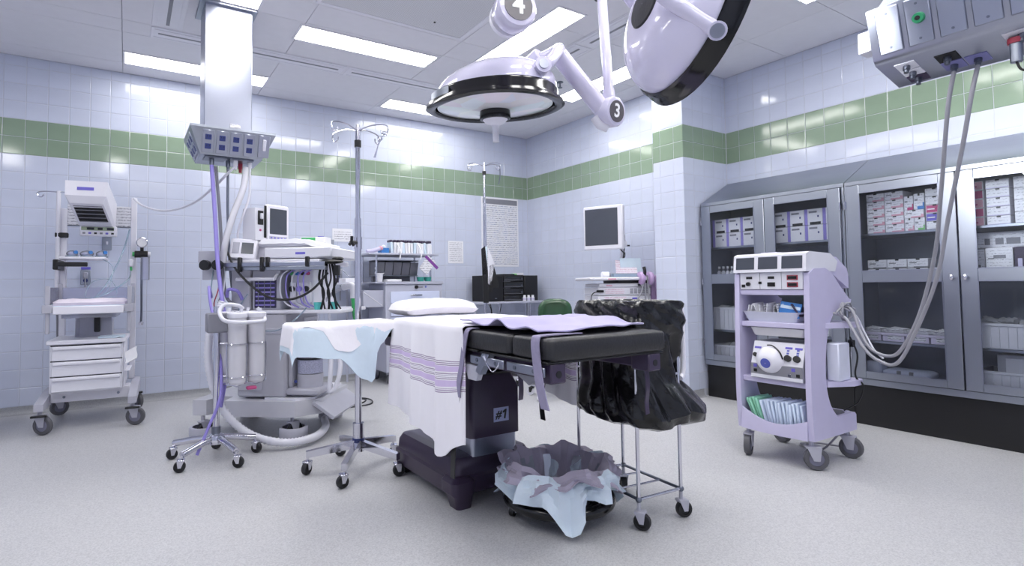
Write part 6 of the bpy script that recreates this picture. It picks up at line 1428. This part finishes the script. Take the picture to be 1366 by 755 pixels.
# things on the overhead shelf
t = T('packet_roll', 'lavender wrapped roll lying on the left end of the overhead shelf', 'packet', (-2.44, -.45, 1.395)); MB().tube(sm([(-2.51, -.45, 1.412), (-2.45, -.45, 1.42), (-2.38, -.45, 1.44), (-2.35, -.45, 1.45)], 4), .022, 10).build('roll', 'lavender', t); MB().ball((-2.35, -.45, 1.45), .024, (1.2, 1, 1)).build('pink_end', 'pink', t)
t = T('tissue_carton', 'blue carton with a white tissue on the overhead shelf', 'box', (-2.3, -.4, 1.395)); pt('carton', 'blue_plastic', t, (-2.345, -2.255, -.46, -.36, 1.395, 1.455)); MB().ball((-2.3, -.41, 1.468), .025, (1, 1, .9), 10, 6).build('tissue', 'paper', t)
for k in range(15):
    x = -2.22+k*.0335; t = T('sample_bag', f'white hanging pouch with purple top on the overhead shelf, {(NTH+["eleventh", "twelfth", "thirteenth", "fourteenth", "fifteenth"])[k]} from the left', 'pouch', (x, -.42, 1.395), group='pouches on the overhead shelf')
    a = random.uniform(-.12, .12); mb = MB(); mb.M = Matrix.Translation((x, -.42, 1.395)) @ Matrix.Rotation(a, 4, 'Y'); mb.box(-.014, .014, -.05, .05, 0, .11+.02*random.random(), .004); mb.build('pouch', 'paper' if k % 4 else 'drape_blue', t)
    mb = MB(); mb.M = Matrix.Translation((x, -.42, 1.395)) @ Matrix.Rotation(a, 4, 'Y'); mb.box(-.013, .013, -.045, .045, .125, .15, .004); mb.build('dark_top', 'purple_paint', t)
for k, x in enumerate((-2.18, -1.93)):
    hose('ribbon', [(x, -.5, 1.5), (x+.01, -.565, 1.42), (x+.005, -.57, 1.36), (x, -.568, 1.33)], .007, 'paper', ('white ribbon hanging over the shelf edge, left one', 'white ribbon hanging over the shelf edge, right one')[k], cat='ribbon')
t = T('hanging_leaflet', 'tilted leaflet with purple edge hung at the right shelf post', 'leaflet', (-1.8, -.57, 1.15))
mb = MB(); mb.M = Matrix.Translation((-1.85, -.575, 1.27)) @ Matrix.Rotation(R(38), 4, 'Y'); mb.box(-.06, .06, -.003, .003, -.09, .09); mb.build('sheet', 'print_notice', t)
mb = MB(); mb.M = Matrix.Translation((-1.80, -.578, 1.30)) @ Matrix.Rotation(R(-48), 4, 'Y'); mb.box(-.016, .016, -.003, .003, -.1, .1); mb.build('purple_edge', 'magenta_dark' if 'magenta_dark' in MT else mat('magenta_dark', '#7b3f94', .5), t)

# ================================================================== notices and outlets on the back wall
def notice(x0, x1, z0, z1, m, name, label, cat='notice', head=None):
    t = T(name, label, cat, ((x0+x1)/2, -.004, z0)); MB().box(x0, x1, -.005, -.001, z0, z1).build('sheet', 'paper', t); MB().box(x0+.02, x1-.02, -.0065, -.005, z0+.02, z1-.02).build('print', m, t)
    if head: MB().box(x0+.02, x1-.02, -.0075, -.0065, z1-.075*(z1-z0)-.02, z1-.02).build('heading', head, t)
    return t
notice(-2.735, -2.5, 1.545, 1.69, 'print_notice', 'wall_notice', 'small white notice taped on the tiles left of the iv pole')
notice(-1.262, -1.04, 1.32, 1.6, 'print_notice', 'wall_notice', 'white sheet of small diagrams taped on the tiles between the poles')
notice(-.76, -.165, 1.285, 2.195, 'print_poster', 'wall_poster', 'tall wall poster of small colored text with a grey heading bar', 'poster', 'mid_grey')
def outlet(x, z, label, sock=True, plug=False):
    t = T('wall_outlet', label, 'outlet', (x, -.005, z-.065)); MB().box(x-.037, x+.037, -.009, -.0005, z-.065, z+.065, .003).build('plate', 'steel_cab', t)
    if sock:
        for dz in (-.028, .028): MB().cyl((x, -.009, z+dz), (x, -.013, z+dz), .018, n=16).build('socket', 'blue_socket', t)
        MB().box(x-.035, x+.035, -.006, -.0005, z+.07, z+.092).build('circuit_tag', 'violet', t)
    else:
        MB().box(x-.008, x+.008, -.014, -.009, z-.014, z+.014, .002).build('switch', 'white_plastic', t)
    if plug: MB().box(x-.018, x+.018, -.05, -.0131, z-.01, z+.045, .006).build('plug', 'grey_plastic', t); MB().tube(sm([(x, -.045, z-.005), (x, -.05, z-.06), (x+.005, -.03, z-.3)], 5), .006, 6).build('plug_lead', 'grey_hose', t)
outlet(-2.86, 1.505, 'steel outlet plate with two blue sockets left of the notice'); outlet(-2.75, 1.5, 'steel switch plate beside the blue wall outlet', False)
outlet(-2.66, 1.19, 'low wall outlet with a plug above the side counter', plug=True); outlet(-4.975, 1.15, 'wall outlet with plugged lead behind the infant warmer', plug=True); outlet(-4.82, 1.46, 'plain steel plate on the tiles behind the infant warmer', False)

# ================================================================== stereo on its table
t = T('steel_table', 'grey steel side table in the back corner under the stereo', 'table', (-.66, -.28, 0))
pt('top', 'cart_grey', t, (-1.2, -.08, -.5, -.06, .815, .84, .004))
for x in (-1.17, -.11, -.83, -.35):
    for y in ((-.47, -.1) if x in (-1.17, -.11) else (-.47,)): rod('leg', 'chrome' if x in (-.83, -.35) else 'cart_grey', t, ((x, y, 0), (x, y, .815), .012))
for k, (x0, x1, x2) in enumerate(((-.8, -.79, -.83), (-.77, -.78, -.72), (-.6, -.66, -.72))): MB().tube(sm([(x0, -.2, .815), (x1, -.25, .7), (x2, -.2, .5)], 6), .005, 6).build('hanging_lead', 'black', t)
t = T('stereo', 'black component stereo with two speakers on the corner table', 'stereo', (-.57, -.28, .84))
mat('speaker_black', '#151518', .6, var=.15)
for x0, x1 in ((-.975, -.71), (-.385, -.165)):
    s_ = pt('speaker', 'speaker_black', t, (x0, x1, -.4, -.1, .84, 1.16, .004)); pt('grille', 'black', s_, (x0+.01, x1-.01, -.406, -.4, .85, 1.15)); pt('badge', 'steel_brush', s_, (x1-.13, x1-.1, -.408, -.406, .875, .881, 0))
for i, (z0, z1) in enumerate(((.845, .915), (.92, 1.0), (1.005, 1.085), (1.09, 1.165))):
    u = pt('component', 'black', t, (-.7, -.395, -.4, -.12, z0, z1, .004)); pt('display_strip', 'dark_screen', u, (-.67, -.44, -.404, -.4, z0+.035, z0+.05, .001)); pt('trim_line', 'mid_grey', u, (-.69, -.405, -.403, -.4, z0+.012, z0+.016, 0))
    MB().cyl((-.43, -.4, z0+.03), (-.43, -.412, z0+.03), .01, n=12).build('knob', 'steel_dark', u)
pt('lid', 'gloss_black', t, (-.68, -.5, -.36, -.16, 1.166, 1.178, .003))
t = T('small_radio', 'small white and green gadget on top of the stereo', 'gadget', (-.38, -.27, 1.161)); pt('body', 'white_plastic', t, (-.42, -.31, -.3, -.2, 1.161, 1.195, .006)); pt('green_side', 'leaf_green', t, (-.45, -.42, -.3, -.2, 1.161, 1.185, .004))
for k in range(3):
    x = -.42+k*.065; t = T('medicine_bottle', f'small white bottle on the corner table, {NTH[k]} from the left', 'bottle', (x, -.45, .84), group='small white bottles on the corner table')
    MB().lathe([(.022, .84), (.023, .85), (.023, .885), (.015, .893)], (x, -.45, 0), 14).build('body', 'white_plastic', t); MB().lathe([(.016, .893), (.016, .912)], (x, -.45, 0), 12).build('cap', 'paper', t); MB().lathe([(.0234, .855), (.0234, .872)], (x, -.45, 0), 14, cap=False).build('label_wrap', 'lavender', t)

# ================================================================== green stool
SXc, SYc = -1.26, -2.02
t = T('surgeon_stool', 'dark green vinyl surgeon stool with a backrest behind the table', 'stool', (SXc, SYc, 0))
for k in range(5):
    a = R(50+72*k); x, y = SXc+.25*math.cos(a), SYc+.25*math.sin(a); MB().tube([(SXc, SYc, .12), (x, y, .1)], .018, 8).build('leg', 'grey_plastic', t); caster(t, x, y, 0, .035, a, .035, 'white_plastic', 'black', 'white_plastic', .1)
MB().cyl((SXc, SYc, .1), (SXc, SYc, .5), .025, n=14).build('column', 'chrome', t)
MB().lathe([(.002, .5), (.17, .5), (.185, .52), (.185, .56), (.16, .58), (.002, .585)], (SXc, SYc, 0), 32, cap=False).build('seat', 'green_vinyl', t, sharp=60)
bk = MB(); n = 24; Mb = Matrix.Translation((SXc, SYc+.02, .78)) @ Matrix.Rotation(-YAW, 4, 'Z')
lo = []
for y, s in ((.03, .86), (.02, 1), (-.02, 1), (-.035, .9), (-.04, .72), (-.032, .66), (-.028, .4), (-.028, .05)):
    l = []
    for k in range(n):
        a = 2*PI*k/n; l.append(Mb @ V((.158*s*math.copysign(abs(math.cos(a))**.75, math.cos(a)), y, .13*s*math.copysign(abs(math.sin(a))**.75, math.sin(a)))))
    lo.append(l)
loft(bk, lo).build('backrest', 'green_vinyl', t, sharp=50)
MB().tube(sm([Mb @ V((0, .03, -.1)), Mb @ V((0, .08, -.2)), (SXc, SYc, .52)], 5), .018, 10).build('back_support', 'black', t)
MB().tube([Mb @ V((-.27, .0, -.07)), Mb @ V((-.22, .0, -.065)), Mb @ V((-.17, .04, -.09))], .022, 10).build('arm_knob', 'green_vinyl', t)

# ================================================================== endoscopy tower
EX, EY, ER = -.43, -1.97, R(-26)
t = T('endoscopy_cart', 'white endoscopy cart with stacked units and mauve post by the right wall', 'endoscopy cart', (EX, EY, 0), ER, world=False)
ME = Matrix.Translation((EX, EY, 0)) @ Matrix.Rotation(ER, 4, 'Z')
for x, y in ((-.25, -.22), (.25, -.22), (-.25, .18), (.25, .18)): caster(t, x, y, 0, .05, R(-120), .03, 'white_plastic', 'black', 'white_plastic', .12)
pt('base', 'white_paint', t, (-.3, .3, -.26, .22, .115, .17, .01))
for z in (.42, .66, .825): pt('shelf', 'white_paint', t, (-.29, .28, -.25, .22, z, z+.022, .004))
mat('mauve', '#b59ac4', .4, var=.03)
for x0, x1, m in ((.285, .33, 'mauve'), (.33, .355, 'purple_hose' if 0 else 'mauve')): pt('side_post', m, t, (x0, x1, -.22, .2, .17, 1.12, .006))
for y in (-.1, .0, .1): pt('post_groove', 'purple_paint', t, (.356, .358, y-.01, y+.01, .2, 1.1, 0))
u1 = pt('lower_unit', 'white_plastic', t, (-.26, .27, -.24, .2, .847, .925, .006)); pt('fascia', 'print_pink', u1, (-.2, .02, -.244, -.24, .86, .915, 0)); pt('brand_mark', 'violet', u1, (.08, .13, -.244, -.24, .88, .905, 0))
u2 = pt('light_source', 'white_plastic', t, (-.26, .27, -.24, .2, .93, 1.005, .006)); pt('fascia', 'print_pink', u2, (-.19, .0, -.244, -.24, .945, .995, 0)); pt('socket', 'black', u2, (-.28, -.21, -.262, -.24, .958, .982, .004))
for i in range(5):
    for j in range(3): pt('vent', 'mid_grey', u2, (.06+i*.04, .09+i*.04, -.243, -.24, .945+j*.018, .957+j*.018, 0))
u3 = pt('processor', 'white_plastic', t, (-.25, .28, -.24, .2, 1.01, 1.045, .006)); pt('button_row', 'pink', u3, (-.18, -.12, -.243, -.24, 1.02, 1.03, 0)); pt('gap', 'black', t, (-.05, .27, -.23, .2, 1.045, 1.075, 0)); pt('port', 'black', u3, (.14, .17, -.243, -.24, 1.02, 1.036, 0))
pt('top_shelf', 'white_paint', t, (-.36, .27, -.3, .2, 1.075, 1.105, .01)); pt('shelf_handle', 'pink', t, (-.18, -.1, -.305, -.3, 1.08, 1.095, .002))
for x in (.16, .25): MB().tube(sm([(x, -.25, 1.13), (x, -.3, 1.12), (x, -.31, 1.08), (x, -.28, 1.05)], 4), .03, 8).build('scope_holder', 'mauve', t)
for k, x in enumerate((.15, .18, .21)): MB().tube(sm([(x, -.3, 1.12), (x+.01, -.3, .98), (x-.06*(k == 0)+.02, -.28, .85), (x+.02, -.28, .7)], 6), .007, 7).build('scope_cable', 'grey_hose', t)
MB().tube(sm([(.17, -.3, 1.08), (.18, -.32, 1.15), (.175, -.31, 1.2)], 4), .016, 8).build('scope_handle', 'black', t)
MB().tube(sm([(-.24, -.262, .97), (-.32, -.26, .95), (-.34, -.26, .88), (-.33, -.26, .8)], 6), .005, 6).build('light_lead', 'black', t)
rod('monitor_post', 'white_paint', t, ((.12, .1, 1.1), (.12, .1, 1.5), .02)); pt('monitor_bracket', 'white_plastic', t, (.03, .14, .0, .13, 1.42, 1.48, .006)); pt('bracket_lever', 'black', t, (.15, .2, .08, .1, 1.43, 1.445, .002))
for k in range(2): MB().tube(sm([(.06, .0, 1.6-.2*k), (.1, -.02, 1.55-.2*k), (.12, .02, 1.5-.14*k), (.11, .0, 1.42-.1*k), (.115, .06, 1.3)], 5), .006, 6).build('monitor_lead', 'black', t)
t = T('flat_monitor', 'white flat-panel monitor with blank grey screen on the endoscopy cart', 'monitor', ME @ V((-.1, .0, 1.42)), ER+R(-42), world=False)
cs = pt('housing', 'white_plastic', t, (-.22, .2, -.02, .05, -.03, .42, .012)); pt('screen', 'screen_grey', cs, (-.2, .15, -.0225, -.019, .015, .39, .001)); pt('rear_cover', 'white_paint', cs, (-.1, .14, .05, .09, .04, .3, .015))
t = T('clipboard_papers', 'printed papers propped in a clear holder on the endoscopy cart', 'papers', ME @ V((.1, -.1, 1.105)), ER, world=False)
mb = MB(); mb.M = Matrix.Rotation(R(-35), 4, 'X') @ Matrix.Rotation(R(10), 4, 'Y'); mb.box(-.12, .1, -.002, .002, .02, .2); mb.build('sheet', 'print_pink', t); mb = MB(); mb.M = Matrix.Translation((.05, .05, 0)) @ Matrix.Rotation(R(-10), 4, 'X'); mb.box(-.1, .12, .0, .004, .02, .2); mb.build('blue_sheet', 'drape_blue', t)
mb = MB(); mb.box(-.16, .15, -.03, .09, .0, .04, .003); mb.build('holder', 'bluish_clear', t)
t = T('tape_roll', 'white roll lying on the endoscopy cart top shelf', 'roll', ME @ V((-.15, -.15, 1.105)), ER, world=False)
MB().cyl((-.04, 0, .028), (.03, 0, .028), .028, n=18).build('roll', 'paper', t); MB().tube([(.045+.0*a, .02*math.cos(a), .022+.018*math.sin(a)) for a in [2*PI*k/10 for k in range(10)]], .005, 6, closed=True).build('ring', 'mid_grey', t)
